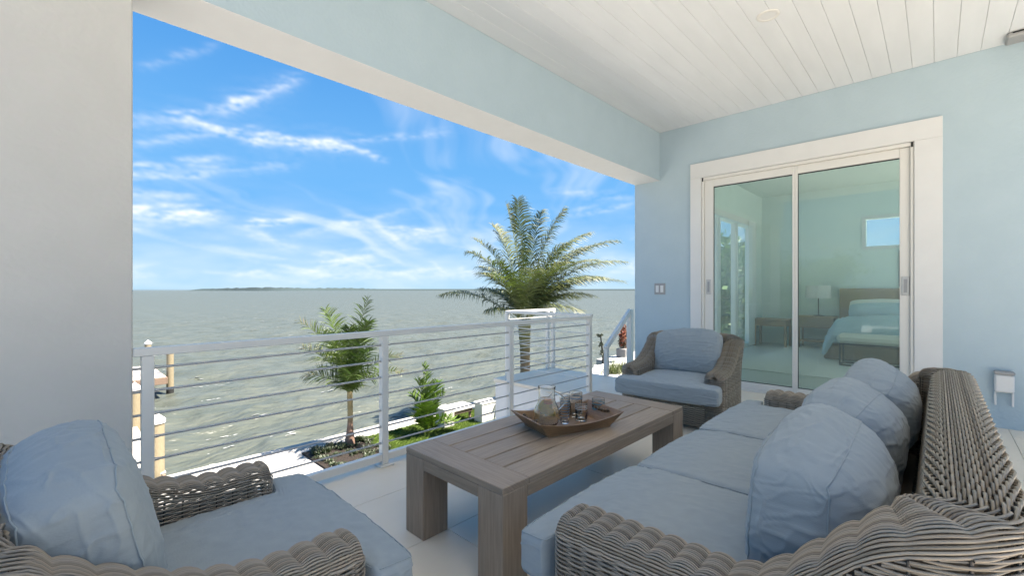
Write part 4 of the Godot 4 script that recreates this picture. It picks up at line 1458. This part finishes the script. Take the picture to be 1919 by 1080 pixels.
	part(pot, "pot", boxm(Vector3(0.7, 0.6, 0.7), 0.03, Vector3(0, 0.3, 0)), M["terracotta_grey"])
	part(pot, "shrub", leafy(Vector3(0.05, 1.35, 0), Vector3(0.5, 0.85, 0.5), 900, 0.09, Color(0.30, 0.07, 0.05), Color(0.10, 0.09, 0.03), 7), M["leaf"])
	var ds := thing("shore_shrub", "thin dark stemmed shrub standing left of the lower handrail post", "shrub", Vector3(23.0, GROUND - 0.1, -14.5))
	var dm := MB.new()
	dm.tube(PackedVector3Array([Vector3(0, 0, 0), Vector3(0.05, 0.7, 0), Vector3(-0.1, 1.3, 0), Vector3(-0.25, 2.0, 0)]), 0.09, 0.04, 6)
	part(ds, "stem", dm.mesh(), M["tar"])
	for k in 3:
		part(ds, "foliage", leafy(Vector3(-0.28 + k * 0.1, 2.0 - k * 0.55, 0), Vector3(0.22, 0.2, 0.22), 60, 0.08, Color(0.03, 0.04, 0.03), Color(0.08, 0.09, 0.06), 70 + k), M["leaf"])
	# dock at the left
	var dk := thing("dock", "wooden dock platform with pale deck and brown fascia out in the water", "dock", Vector3(2.2, SEA, -31.5))
	for k in 14:
		part(dk, "deck_board", boxm(Vector3(0.285, 0.05, 5.0), 0.008, Vector3(-2.0 + k * 0.297, 1.07, 0), 2), M["dock_deck"])
	part(dk, "fascia", boxm(Vector3(4.16, 0.34, 0.06), 0.01, Vector3(-0.07, 0.872, 2.50), 0), M["dock_wood"])
	part(dk, "fascia", boxm(Vector3(0.06, 0.34, 5.0), 0.01, Vector3(2.04, 0.872, 0), 2), M["dock_wood"])
	for x: float in [-1.6, 1.35]:
		for z: float in [-2.0, 2.0]:
			var pm := MB.new()
			pm.lathe(PackedVector2Array([Vector2(0.17, -1.0), Vector2(0.16, 1.03)]), 12, Vector3(x, 0, z))
			part(dk, "pile", pm.mesh(), M["tar"])
	var wkw := thing("dock_walkway", "narrow pale boardwalk leading out to the dock, seen beside the column", "dock", Vector3(1.35, SEA, -21.3))
	for k in 44:
		part(wkw, "deck_board", boxm(Vector3(1.3, 0.05, 0.335), 0.008, Vector3(0, 1.07, -7.5 + k * 0.345), 0), M["dock_deck"])
	for x: float in [-0.6, 0.6]:
		part(wkw, "stringer", boxm(Vector3(0.06, 0.25, 15.2), 0.0, Vector3(x, 0.918, 0), 2), M["dock_wood"])
	piling("nearest thick piling with pointed white cap beside the left railing post", Vector3(1.83, 0, -13.95), -1.93, 0.165, SEA - 0.6)
	piling("tall piling standing in the water at the dock corner, dark at its foot", Vector3(4.55, 0, -30.2), -2.05, 0.165, SEA - 0.9)
	piling("piling behind the dock platform, seen under the railing's top rail", Vector3(4.1, 0, -34.3), -1.9, 0.165, SEA - 0.9)
	piling("far piling whose white cap shows above the railing's top rail", Vector3(3.1, 0, -36.5), -1.2, 0.19, SEA - 0.9)
	piling("piling half hidden by the column beside the boardwalk", Vector3(1.95, 0, -19.2), -1.95, 0.165, SEA - 0.9)
	# trees beside the house, beyond the bedroom windows
	var specs := [["bushy green tree outside the bedroom's seaward windows", Vector3(16.4, 0, -5.2), 2.5, 6.6], ["tall loose green tree outside the bedroom, right of the bushy one", Vector3(19.8, 0, -5.6), 2.7, 6.8], ["broad green tree mirrored in the left panel of the sliding door", Vector3(-13.0, 0, -4.6), 2.6, 6.6], ["round tree seen through the high bedroom window", Vector3(25.0, 0, 1.3), 3.0, 7.4]]
	var k2 := 0
	for s: Array in specs:
		var t := thing("garden_tree", s[0], "tree", (s[1] as Vector3) + Vector3(0, GROUND, 0), 0.0, "trees behind the bedroom windows" if k2 != 2 else "")
		var tm := MB.new()
		var h: float = s[3]
		tm.col = Color(0.12, 0.09, 0.06)
		tm.tube(PackedVector3Array([Vector3(0, 0, 0), Vector3(0.1, h * 0.4, 0), Vector3(-0.1, h * 0.75, 0.1)]), 0.14, 0.06, 8)
		part(t, "trunk", tm.mesh(), M["bark"])
		part(t, "crown", leafy(Vector3(0, h * 0.62, 0), Vector3(s[2], h * 0.42, s[2]), 6500, 0.15, Color(0.055, 0.10, 0.02), Color(0.13, 0.18, 0.04), 500 + k2), M["leaf"])
		k2 += 1

# ------------------------------------------------------------------ porch
const WX := 6.2        # face of the bedroom wall
const ZI := -2.94      # inner face of the beam
const ZO := -3.34      # outer face
const BB := 2.907      # underside of the beam
const CE := 3.606      # ceiling
func build_porch() -> void:
	# floor slab with tiles
	var fl := Node3D.new()
	fl.name = "floor"
	add_child(fl)
	fl.set_meta("kind", "structure")
	part(fl, "slab", span(Vector3(-1.3, -0.32, -3.12), Vector3(WX, -0.012, 9.0)), M["grout"])
	var tl := 1.2
	var tw := 0.6
	var row := 0
	var z := -3.118
	while z < 1.8:
		var x := -1.3 - (0.4 * (row % 3))
		var zz := minf(z + tw - 0.003, 1.8)
		while x < WX:
			var xa := maxf(x, -1.298)
			var xb := minf(x + tl - 0.003, WX - 0.002)
			if xb - xa > 0.02:
				part(fl, "tile", span(Vector3(xa, -0.0115, z), Vector3(xb, 0, zz), 0.0012, 0), M["tile"])
			x += tl
		z += tw
		row += 1
	part(fl, "deck_paving", span(Vector3(-1.298, -0.0115, 1.803), Vector3(WX - 0.002, 0, 9.0)), M["deck_stone"])
	# ceiling of grooved planks
	var ce := Node3D.new()
	ce.name = "ceiling"
	add_child(ce)
	ce.set_meta("kind", "structure")
	part(ce, "roof_slab", span(Vector3(-0.9, CE + 0.018, ZO), Vector3(WX + 0.2, CE + 0.30, 2.25)), M["white_paint"])
	part(ce, "roof_slab", span(Vector3(WX + 0.202, CE + 0.018, ZO), Vector3(13.0, CE + 0.30, 2.9)), M["white_paint"])
	var pz := ZI + 0.002
	var pw := 0.162
	while pz < 2.1:
		# plank with two chamfered edges and a recessed joint
		var mb := MB.new()
		mb.box(Vector3(2.65, CE + 0.0085, pz + (pw - 0.0018) * 0.5), Vector3(7.09, 0.017, pw - 0.0018), 0.003, 0)
		part(ce, "plank", mb.mesh(), M["plank_paint"])
		pz += pw
	var beam := thing("porch_beam", "deep pale blue beam with a white underside across the top of the porch opening", "beam")
	part(beam, "beam_face", span(Vector3(-1.0, BB + 0.004, ZO), Vector3(WX, CE + 0.015, ZI), 0.004), M["blue_stucco"])
	part(beam, "soffit", span(Vector3(-1.0, BB, ZO + 0.001), Vector3(WX + 0.001, BB + 0.0039, ZI - 0.001)), M["white_paint"])
	var colm := thing("porch_column", "thick plain beige column at the left edge of the porch opening", "column")
	part(colm, "shaft", span(Vector3(-0.62, GROUND, ZO + 0.002), Vector3(0.292, BB - 0.001, ZI - 0.002), 0.006), M["cream_stucco"])
	var back_post := thing("porch_column", "square white column carrying the far back corner of the porch roof", "column")
	part(back_post, "shaft", span(Vector3(-0.85, 0, 1.85), Vector3(-0.5, CE, 2.2), 0.006), M["cream_stucco"])
	# bedroom wall with the door opening
	var wl := thing("house_wall", "pale blue stucco wall of the house around the sliding door", "wall")
	var oz0 := -2.334
	var oz1 := -0.172
	var oh := 2.842
	var xb := WX + 0.2
	part(wl, "wall_section", span(Vector3(WX, GROUND, ZO), Vector3(xb, CE + 0.016, oz0)), M["blue_stucco"])
	part(wl, "wall_section", span(Vector3(WX, GROUND, oz1), Vector3(xb, CE + 0.016, 9.0)), M["blue_stucco"])
	part(wl, "lintel", span(Vector3(WX, oh, oz0), Vector3(xb, CE + 0.016, oz1)), M["blue_stucco"])
	part(wl, "threshold", span(Vector3(WX, GROUND, oz0), Vector3(xb, 0.0, oz1)), M["white_paint"])
	# door: casing, frame, two panels
	var dr := thing("sliding_door", "white framed two panel sliding glass door with green tinted glass", "sliding door")
	var cx0 := WX - 0.028
	part(dr, "casing", span(Vector3(cx0, 0.001, -2.482), Vector3(WX - 0.001, oh, oz0), 0.003), M["white_paint"])
	part(dr, "casing", span(Vector3(cx0, 0.001, oz1), Vector3(WX - 0.001, oh, 0.04), 0.003), M["white_paint"])
	part(dr, "casing", span(Vector3(cx0, oh + 0.001, -2.482), Vector3(WX - 0.001, 3.048, 0.04), 0.003), M["white_paint"])
	var fx0 := WX - 0.012
	part(dr, "frame_jamb", span(Vector3(fx0, 0.03, oz0 + 0.002), Vector3(WX + 0.12, oh - 0.002, oz0 + 0.03), 0.003), M["white_metal"])
	part(dr, "frame_jamb", span(Vector3(fx0, 0.03, oz1 - 0.03), Vector3(WX + 0.12, oh - 0.002, oz1 - 0.002), 0.003), M["white_metal"])
	part(dr, "frame_head", span(Vector3(fx0, oh - 0.04, oz0 + 0.031), Vector3(WX + 0.12, oh - 0.002, oz1 - 0.031), 0.003), M["white_metal"])
	part(dr, "frame_sill", span(Vector3(fx0, 0.001, oz0 + 0.002), Vector3(WX + 0.13, 0.029, oz1 - 0.002), 0.003), M["white_metal"])
	var gy0 := 0.115
	var gy1 := 2.703
	var pn := [[oz0 + 0.031, -2.186, -1.266, -1.240, WX + 0.012], [-1.239, -1.211, -0.288, oz1 - 0.031, WX + 0.020]]
	for k in 2:
		var q: Array = pn[k]
		var pa: float = q[4]
		var door := Node3D.new()
		door.name = "door_panel" if k == 0 else "door_panel_001"
		dr.add_child(door)
		part(door, "stile", span(Vector3(pa, 0.03, q[0]), Vector3(pa + 0.045, oh - 0.041, q[1]), 0.004), M["white_metal"])
		part(door, "stile", span(Vector3(pa, 0.03, q[2]), Vector3(pa + 0.045, oh - 0.041, q[3]), 0.004), M["white_metal"])
		part(door, "rail", span(Vector3(pa + 0.001, 0.03, q[1] + 0.0005), Vector3(pa + 0.044, gy0, q[2] - 0.0005), 0.004), M["white_metal"])
		part(door, "rail", span(Vector3(pa + 0.001, gy1, q[1] + 0.0005), Vector3(pa + 0.044, oh - 0.041, q[2] - 0.0005), 0.004), M["white_metal"])
		part(door, "gasket", span(Vector3(pa + 0.010, gy1 - 0.012, q[1] + 0.001), Vector3(pa + 0.030, gy1 - 0.001, q[2] - 0.001)), M["black_metal"])
		part(door, "gasket", span(Vector3(pa + 0.010, gy0 + 0.001, q[1] + 0.001), Vector3(pa + 0.030, gy0 + 0.008, q[2] - 0.001)), M["black_metal"])
		part(door, "gasket", span(Vector3(pa + 0.010, gy0 + 0.009, q[1] + 0.001), Vector3(pa + 0.030, gy1 - 0.013, q[1] + 0.007)), M["black_metal"])
		part(door, "glass_pane", span(Vector3(pa + 0.016, gy0 + 0.003, q[1] + 0.003), Vector3(pa + 0.024, gy1 - 0.003, q[2] - 0.003)), M["door_glass"])
		var hz: float = (q[0] + q[1]) * 0.5 if k == 0 else (q[2] + q[3]) * 0.5 + 0.005
		part(door, "handle", span(Vector3(pa - 0.012, 1.245, hz - 0.032), Vector3(pa - 0.0005, 1.445, hz + 0.032), 0.004), M["handle_metal"])
		part(door, "handle_recess", span(Vector3(pa - 0.0135, 1.275, hz - 0.014), Vector3(pa - 0.0122, 1.415, hz + 0.014)), M["plate_grey"])
	for zz: float in [oz0 + 0.016, oz1 - 0.016]:
		part(dr, "screen_slot", span(Vector3(fx0 - 0.004, oh - 0.055, zz - 0.008), Vector3(fx0 - 0.0005, oh - 0.005, zz + 0.008)), M["dark_hole"])
	# switch, outlet, ceiling fittings
	var sw := thing("light_switch", "small double light switch with grey cover plate on the blue wall left of the door", "light switch", Vector3(WX, 1.318, -2.937))
	part(sw, "cover_plate", boxm(Vector3(0.010, 0.165, 0.165), 0.003, Vector3(-0.006, 0, 0)), M["plate_grey"])
	for dz: float in [-0.026, 0.026]:
		part(sw, "rocker", boxm(Vector3(0.006, 0.10, 0.045), 0.002, Vector3(-0.0142, 0, dz * 1.35)), M["white_paint"])
	var ou := thing("outdoor_outlet", "white weatherproof outlet box low on the blue wall at the right edge", "outlet", Vector3(WX, 0.43, 0.45))
	part(ou, "cover", boxm(Vector3(0.085, 0.165, 0.125), 0.012, Vector3(-0.0435, 0, 0)), M["white_paint"])
	part(ou, "hood", boxm(Vector3(0.094, 0.030, 0.133), 0.008, Vector3(-0.048, 0.0985, 0)), M["plate_grey"])
	for dz: float in [-0.055, 0.055]:
		part(ou, "cord", boxm(Vector3(0.022, 0.13, 0.016), 0.004, Vector3(-0.03, -0.148, dz)), M["white_paint"])
	var dl := thing("ceiling_downlight", "round white recessed downlight between the ceiling planks", "ceiling light", Vector3(4.167, CE, -1.024))
	var rm := MB.new()
	rm.lathe(PackedVector2Array([Vector2(0.086, 0.0), Vector2(0.084, -0.006), Vector2(0.066, -0.008), Vector2(0.062, -0.002)]), 32)
	part(dl, "trim_ring", rm.mesh(), M["white_metal"])
	var lm := MB.new()
	lm.lathe(PackedVector2Array([Vector2(0.063, -0.003), Vector2(0.002, -0.004)]), 32)
	part(dl, "lens", lm.mesh(), M["white_paint"])
	var fx := thing("ceiling_fixture", "grey ceiling fixture cut off by the top right edge of the view", "ceiling light", Vector3(6.03, CE, 0.62))
	part(fx, "housing", boxm(Vector3(0.20, 0.045, 0.34), 0.012, Vector3(0, -0.0225, 0)), M["plate_grey"])
	part(fx, "slot", boxm(Vector3(0.005, 0.010, 0.27), 0.0, Vector3(-0.1026, -0.013, 0)), M["dark_hole"])
	build_railing()

func build_railing() -> void:
	var z := -2.97
	var xs := [0.353, 1.72, 3.07, 4.413]
	var r := thing("balcony_railing", "white metal balcony railing with horizontal cables along the seaward edge of the porch", "railing", Vector3(0.0, 0, z))
	for x: float in xs:
		part(r, "post", boxm(Vector3(0.052, 0.946, 0.052), 0.003, Vector3(x, 0.485, 0)), M["white_metal"])
		part(r, "base_plate", boxm(Vector3(0.115, 0.011, 0.115), 0.003, Vector3(x, 0.006, 0)), M["white_metal"])
	part(r, "top_rail", span(Vector3(0.293, 0.959, -0.027), Vector3(4.441, 1.0, 0.027), 0.003), M["white_metal"])
	for k in 3:
		part(r, "bottom_rail", span(Vector3(xs[k] + 0.0265, 0.036, -0.024), Vector3(xs[k + 1] - 0.0265, 0.088, 0.024), 0.003), M["white_metal"])
	part(r, "bottom_rail", span(Vector3(0.293, 0.036, -0.024), Vector3(0.3265, 0.088, 0.024), 0.003), M["white_metal"])
	for y: float in [0.893, 0.773, 0.652, 0.530, 0.409, 0.287, 0.166]:
		var mb := MB.new()
		mb.tube(PackedVector3Array([Vector3(0.293, y, 0), Vector3(4.40, y, 0)]), 0.0068, 0.0068, 8)
		part(r, "cable", mb.mesh(), M["cable_steel"])
	for k in 4:
		var fm := MB.new()
		for y: float in [0.893, 0.773, 0.652, 0.530, 0.409, 0.287, 0.166]:
			for sd: float in [-1.0, 1.0]:
				if (k == 3 and sd > 0.0) or (k == 0 and sd < 0.0):
					continue
				var px: float = xs[k] + sd * 0.0262
				fm.tube(PackedVector3Array([Vector3(px, y, 0), Vector3(px + sd * 0.022, y, 0)]), 0.0095, 0.0082, 8)
		part(r, "cable_fitting", fm.mesh(), M["handle_metal"], "stuff")
	# landing beyond the end post
	var ld := thing("stair_landing", "white block of the outside stair landing beyond the end of the railing", "landing")
	part(ld, "block", span(Vector3(4.56, GROUND, -4.72), Vector3(5.87, -0.05, -3.122), 0.01), M["white_paint"])
	for k in 3:
		part(ld, "paver", span(Vector3(4.54 + k * 0.445, -0.049, -4.74), Vector3(4.54 + (k + 1) * 0.445 - 0.004, -0.004, -3.124), 0.004, 2), M["tile"])
	var lr := thing("landing_railing", "sunlit white cable railing round the stair landing in front of the coconut palm", "railing", Vector3(4.75, 0, -4.65))
	for p: Vector2 in [Vector2(0, 0), Vector2(0.95, 0), Vector2(1.10, 0)]:
		part(lr, "post", boxm(Vector3(0.05, 0.955, 0.05), 0.003, Vector3(p.x, 0.475, p.y)), M["white_metal"])
	part(lr, "top_rail", span(Vector3(-0.026, 0.953, -0.026), Vector3(1.13, 0.993, 0.026), 0.003), M["white_metal"])
	part(lr, "top_rail", span(Vector3(-0.025, 0.954, 0.027), Vector3(0.025, 0.992, 1.5), 0.003), M["white_metal"])
	part(lr, "post", boxm(Vector3(0.05, 0.955, 0.05), 0.003, Vector3(0, 0.475, 1.46)), M["white_metal"])
	for y: float in [0.86, 0.745, 0.63, 0.515, 0.40, 0.285, 0.17]:
		var mb := MB.new()
		mb.tube(PackedVector3Array([Vector3(0.02, y, 0), Vector3(1.08, y, 0)]), 0.006, 0.006, 7)
		part(lr, "cable", mb.mesh(), M["white_metal"])
		var mc := MB.new()
		mc.tube(PackedVector3Array([Vector3(0, y, 0.02), Vector3(0, y, 1.44)]), 0.006, 0.006, 7)
		part(lr, "cable", mc.mesh(), M["white_metal"])
	var sr := thing("stair_handrail", "white sloping handrail between a short and a tall post, left of the blue wall's edge", "handrail", Vector3(5.80, 0, -3.63))
	part(sr, "short_post", boxm(Vector3(0.06, 0.445, 0.06), 0.004, Vector3(0.06, 0.219, 0)), M["white_metal"])
	part(sr, "tall_post", boxm(Vector3(0.085, 1.55, 0.085), 0.004, Vector3(0.78, 0.21, 0)), M["white_metal"])
	var a := Vector3(0.03, 0.41, 0)
	var b := Vector3(0.78, 0.965, 0)
	var ax := (b - a).normalized()
	var mb2 := MB.new()
	mb2.box(Vector3.ZERO, Vector3((b - a).length(), 0.075, 0.055), 0.004, 0, Vector2.ZERO, Transform3D(Basis(ax, Vector3(-ax.y, ax.x, 0), Vector3(0, 0, 1)), (a + b) * 0.5))
	part(sr, "rail", mb2.mesh(), M["white_metal"])
	var st := thing("outside_stair", "white outside stair flight going down from the landing behind the house wall", "stairs", Vector3(5.88, 0, -4.2))
	for k in 12:
		part(st, "tread", boxm(Vector3(0.30, 0.05, 1.0), 0.006, Vector3(0.15 + k * 0.27, -0.20 - k * 0.24, 0), 2), M["white_paint"])
	for s: float in [-0.53, 0.53]:
		var p := MB.new()
		var d := Vector3(12 * 0.27, -12 * 0.24, 0)
		var dx := d.normalized()
		p.box(Vector3.ZERO, Vector3(d.length(), 0.25, 0.05), 0.004, 0, Vector2.ZERO, Transform3D(Basis(dx, Vector3(-dx.y, dx.x, 0), Vector3(0, 0, 1)), d * 0.5 + Vector3(0.05, -0.28, s)))
		part(st, "stringer", p.mesh(), M["white_metal"])

# ------------------------------------------------------------------ bedroom behind the glass
func build_bedroom() -> void:
	var x0 := WX + 0.2
	var x1 := 12.3
	var z0 := -3.16
	var z1 := 2.6
	var top := 3.60
	single("bedroom_floor", span(Vector3(x0, GROUND, ZO + 0.05), Vector3(x1 + 0.15, 0.0, z1 + 0.15)), M["room_floor"], "", "", "structure")
	single("rug", boxm(Vector3(3.9, 0.012, 4.2), 0.004), M["rug"], "large pale rug on the bedroom floor under the bed", "rug", "", Vector3(9.85, 0.0065, -0.4))
	single("bedroom_ceiling", span(Vector3(x0 + 0.001, top, z0), Vector3(x1, top + 0.017, z1)), M["room_paint"], "", "", "structure")
	# seaward wall with tall windows
	var sw := thing("seaward_wall", "bedroom side wall with tall windows toward the sea", "wall")
	var t := z0 - 0.17
	for r: Array in [[x0 + 0.001, 8.3, 0.0, top], [11.55, x1 + 0.15, 0.0, top], [8.3, 11.55, 2.78, top], [8.3, 11.55, 0.0, 0.08]]:
		part(sw, "wall_section", span(Vector3(r[0], r[2], t), Vector3(r[1], r[3] - 0.001, z0)), M["room_paint"])
	for x: float in [8.32, 9.35, 9.45, 10.45, 10.55, 11.53]:
		part(sw, "window_frame", span(Vector3(x - 0.035, 0.081, t + 0.04), Vector3(x + 0.035, 2.779, z0 - 0.03), 0.004), M["white_metal"])
	part(sw, "window_trim", span(Vector3(8.2, 2.79, z0 + 0.001), Vector3(11.65, 2.92, z0 + 0.03), 0.004), M["white_paint"])
	part(sw, "glass_pane", span(Vector3(8.3, 0.081, t + 0.08), Vector3(11.55, 2.779, t + 0.084)), M["pane"])
	# back wall with a narrow and a high window
	var bw := thing("bedroom_wall", "pale bedroom wall behind the headboard with one high window", "wall")
	var wz := [-2.79, -2.25, -1.12, 0.35]
	for r: Array in [[z0, wz[2], 0.0, top], [wz[2], wz[3], 0.0, 2.25], [wz[2], wz[3], 2.84, top], [wz[3], z1, 0.0, top]]:
		part(bw, "wall_section", span(Vector3(x1, r[2], r[0]), Vector3(x1 + 0.149, r[3] - 0.001, r[1])), M["room_paint"])
	part(bw, "glass_pane", span(Vector3(x1 + 0.07, 2.25, wz[2]), Vector3(x1 + 0.074, 2.84, wz[3])), M["pane"])
	for r: Array in [[wz[2], wz[3], 2.25, 2.84]]:
		part(bw, "window_trim", span(Vector3(x1 - 0.02, r[2] - 0.07, r[0] - 0.07), Vector3(x1 - 0.001, r[2], r[1] + 0.07), 0.003), M["white_paint"])
		part(bw, "window_trim", span(Vector3(x1 - 0.02, r[3], r[0] - 0.07), Vector3(x1 - 0.001, r[3] + 0.07, r[1] + 0.07), 0.003), M["white_paint"])
		for zz: Array in [[r[0] - 0.07, r[0]], [r[1], r[1] + 0.07]]:
			part(bw, "window_trim", span(Vector3(x1 - 0.02, r[2] + 0.001, zz[0]), Vector3(x1 - 0.001, r[3] - 0.001, zz[1]), 0.003), M["white_paint"])
	# landward wall with a wide window, out of sight, lets the daylight in
	var lw := thing("landward_wall", "bedroom wall opposite the sea with a wide window", "wall")
	for r: Array in [[x0 + 0.001, 6.7, 0.0, top], [12.1, x1, 0.0, top], [6.7, 12.1, 0.0, 0.15], [6.7, 12.1, 3.3, top]]:
		part(lw, "wall_section", span(Vector3(r[0], r[2], z1), Vector3(r[1], r[3] - 0.001, z1 + 0.15)), M["room_paint"])
	part(lw, "glass_pane", span(Vector3(6.7, 0.15, z1 + 0.07), Vector3(12.1, 3.3, z1 + 0.074)), M["pane"])
	# bed
	var bed := thing("bed", "wide wooden bed with pale blue duvet and tall brown headboard in the bedroom", "bed", Vector3(11.05, 0, -0.45))
	part(bed, "frame", boxm(Vector3(2.15, 0.27, 2.15), 0.02, Vector3(-0.02, 0.165, 0.0)), M["bed_wood"])
	part(bed, "headboard", boxm(Vector3(0.09, 1.20, 2.25), 0.015, Vector3(1.17, 0.74, 0.0)), M["bed_wood"])
	part(bed, "mattress", boxm(Vector3(2.05, 0.30, 2.0), 0.05, Vector3(0.03, 0.46, 0)), M["white_linen"])
	var dv := Cushion.new()
	dv.half = Vector3(0.86, 0.11, 1.16)
	dv.r = 0.08
	dv.puff = func(o: Vector3, q: Vector3) -> Vector3:
		var e := maxf(0.0, absf(o.z) - 0.92)
		var fz := maxf(0.0, -o.x - 0.62)
		return Vector3(o.x, o.y - e * 1.3 - fz * 0.9 + 0.03 * cos(o.z * 3.0), o.z - signf(o.z) * e * 0.35)
	dv.folds = fold_noise(400, 0.03)
	var dm := MB.new()
	dv.build(dm, 40)
	var duvet := part(bed, "duvet", dm.mesh(), M["duvet"])
	duvet.position = Vector3(-0.32, 0.66, 0)
	for k in 2:
		var pl := MB.new()
		pillow(420 + k, 0.45, 0.19, 0.05, 0.08, 0.08, 0.02).build(pl, 18)
		var p := part(bed, "pillow", pl.mesh(), M["white_linen"])
		p.transform = Transform3D(Basis(Vector3(0, 0, 1), Vector3(0.3, 0.95, 0), Vector3(-0.95, 0.3, 0)), Vector3(0.93, 0.90, -0.46 + k * 0.92))
		var pb := MB.new()
		pillow(430 + k, 0.47, 0.16, 0.06, 0.08, 0.08, 0.02).build(pb, 18)
		var p2 := part(bed, "pillow", pb.mesh(), M["duvet"])
		p2.transform = Transform3D(Basis(Vector3(0, 0, 1), Vector3(0.35, 0.93, 0), Vector3(-0.93, 0.35, 0)), Vector3(0.72, 0.86, -0.42 + k * 0.97))
	var bn := thing("bench", "upholstered pale bench on a thin black frame at the foot of the bed", "bench", Vector3(9.53, 0.013, -0.50))
	part(bn, "seat", boxm(Vector3(0.42, 0.15, 1.5), 0.05, Vector3(0, 0.46, 0)), M["bench_fabric"])
	for z: float in [-0.70, 0.70]:
		for x: float in [-0.18, 0.18]:
			part(bn, "leg", boxm(Vector3(0.025, 0.36, 0.025), 0.002, Vector3(x, 0.203, z)), M["black_metal"])
		part(bn, "frame_bar", boxm(Vector3(0.335, 0.024, 0.024), 0.002, Vector3(0, 0.0125, z)), M["black_metal"])
	for x: float in [-0.18, 0.18]:
		part(bn, "frame_bar", boxm(Vector3(0.024, 0.024, 1.37), 0.002, Vector3(x, 0.0127, 0)), M["black_metal"])
		part(bn, "frame_bar", boxm(Vector3(0.024, 0.024, 1.37), 0.002, Vector3(x, 0.371, 0)), M["black_metal"])
	var ns := thing("nightstand", "grey brown nightstand with a shelf beside the bed", "nightstand", Vector3(11.95, 0, -1.95))
	part(ns, "top", boxm(Vector3(0.5, 0.04, 0.72), 0.006, Vector3(0, 0.70, 0)), M["desk_wood"])
	part(ns, "drawer", boxm(Vector3(0.46, 0.22, 0.66), 0.006, Vector3(0, 0.569, 0)), M["bed_wood"])
	part(ns, "shelf", boxm(Vector3(0.44, 0.03, 0.64), 0.004, Vector3(0, 0.16, 0)), M["desk_wood"])
	for x: float in [-0.2, 0.2]:
		for z: float in [-0.31, 0.31]:
			part(ns, "leg", boxm(Vector3(0.04, 0.458, 0.04), 0.003, Vector3(x, 0.2295, z)), M["bed_wood"])
	var la := thing("table_lamp", "table lamp with a white drum shade on the nightstand", "lamp", Vector3(11.92, 0.721, -1.92))
	var l1 := MB.new()
	l1.lathe(PackedVector2Array([Vector2(0.001, 0), Vector2(0.10, 0), Vector2(0.10, 0.02), Vector2(0.012, 0.025), Vector2(0.012, 0.46)]), 16)
	part(la, "base", l1.mesh(), M["black_metal"])
	var l2 := MB.new()
	l2.lathe(PackedVector2Array([Vector2(0.24, 0.40), Vector2(0.23, 0.68), Vector2(0.225, 0.68), Vector2(0.235, 0.40)]), 24)
	part(la, "lamp_shade", l2.mesh(), M["lamp_shade"])
	var dk := thing("wooden_desk", "small light brown wooden desk with a drawer beside the windows", "desk", Vector3(11.7, 0, -2.78))
	part(dk, "top", boxm(Vector3(0.55, 0.035, 0.72), 0.005, Vector3(0, 0.62, 0)), M["desk_wood"])
	part(dk, "drawer", boxm(Vector3(0.50, 0.13, 0.66), 0.005, Vector3(0, 0.537, 0)), M["desk_wood"])
	for x: float in [-0.23, 0.23]:
		for z: float in [-0.31, 0.31]:
			part(dk, "leg", boxm(Vector3(0.05, 0.471, 0.05), 0.004, Vector3(x, 0.236, z)), M["desk_wood"])
	for k in 2:
		var cu := MB.new()
		var zc := -3.11
		var xc: float = [8.6, 11.35][k]
		cu.v.clear()
		var prev := -1
		for i in 31:
			var t2 := i / 30.0
			var px := xc - 0.28 + 0.56 * t2
			var pz := zc + 0.03 * sin(t2 * TAU * 5.0)
			var e := cu.add(Vector3(px, 0.03, pz), Vector3(-0.6 * cos(t2 * TAU * 5.0), 0, 1).normalized())
			cu.add(Vector3(px, 2.9, pz), cu.n[e])
			if prev >= 0:
				cu.otri(prev, prev + 1, e + 1)
				cu.otri(prev, e + 1, e)
			prev = e
		single("curtain", cu.mesh(), M["curtain"], ["white curtain at the porch side end of the bedroom windows", "white curtain in the far corner of the bedroom windows"][k], "curtain", "", Vector3.ZERO, "bedroom curtains")
	var pc := thing("framed_picture", "narrow framed picture on the wall above the headboard", "picture", Vector3(12.28, 1.75, -0.30))
	part(pc, "frame", boxm(Vector3(0.03, 0.75, 0.55), 0.004), M["black_metal"])
	part(pc, "print", boxm(Vector3(0.004, 0.68, 0.48), 0.0, Vector3(-0.0175, 0, 0)), M["white_linen"])

# ------------------------------------------------------------------
func _ready() -> void:
	var f := 830.0
	var cam := Camera3D.new()
	cam.name = "camera"
	cam.position = Vector3(0, 1.3, 0)
	cam.rotation.y = deg_to_rad(-46.2)
	cam.near = 0.05
	cam.far = 9000.0
	cam.projection = Camera3D.PROJECTION_FRUSTUM
	cam.size = 2.0 * cam.near * 540.0 / f
	cam.frustum_offset = Vector2(0, cam.near * 4.0 / f)
	add_child(cam)
	cam.current = true
	var we := WorldEnvironment.new()
	we.name = "world"
	var env := Environment.new()
	env.background_mode = Environment.BG_SKY
	var pm := PanoramaSkyMaterial.new()
	pm.panorama = cirrus_sky()
	var sky := Sky.new()
	sky.sky_material = pm
	env.sky = sky
	env.background_energy_multiplier = 0.235
	env.tonemap_mode = Environment.TONE_MAPPER_LINEAR
	env.tonemap_exposure = 5.2
	env.sdfgi_enabled = true
	env.ssao_enabled = true
	env.ssil_enabled = true
	we.environment = env
	add_child(we)
	var sun := DirectionalLight3D.new()
	sun.name = "sun"
	sun.light_energy = 1.25
	sun.light_color = Color(1.0, 0.96, 0.90)
	sun.light_angular_distance = 0.5
	sun.shadow_enabled = true
	add_child(sun)
	sun.look_at_from_position(Vector3(0.30, 0.87, 0.37), Vector3.ZERO, Vector3.UP)
	make_materials()
	build_porch()
	build_bedroom()
	build_water()
	build_island()
	build_garden()
	var near_chair := make_armchair()
	copy(near_chair, "grey wicker armchair with slate blue cushions at the far end of the table", Vector3(4.475, 0, -1.88), PI + 0.098)
	make_sofa()
	make_table()
	make_tray()
	make_drinks()
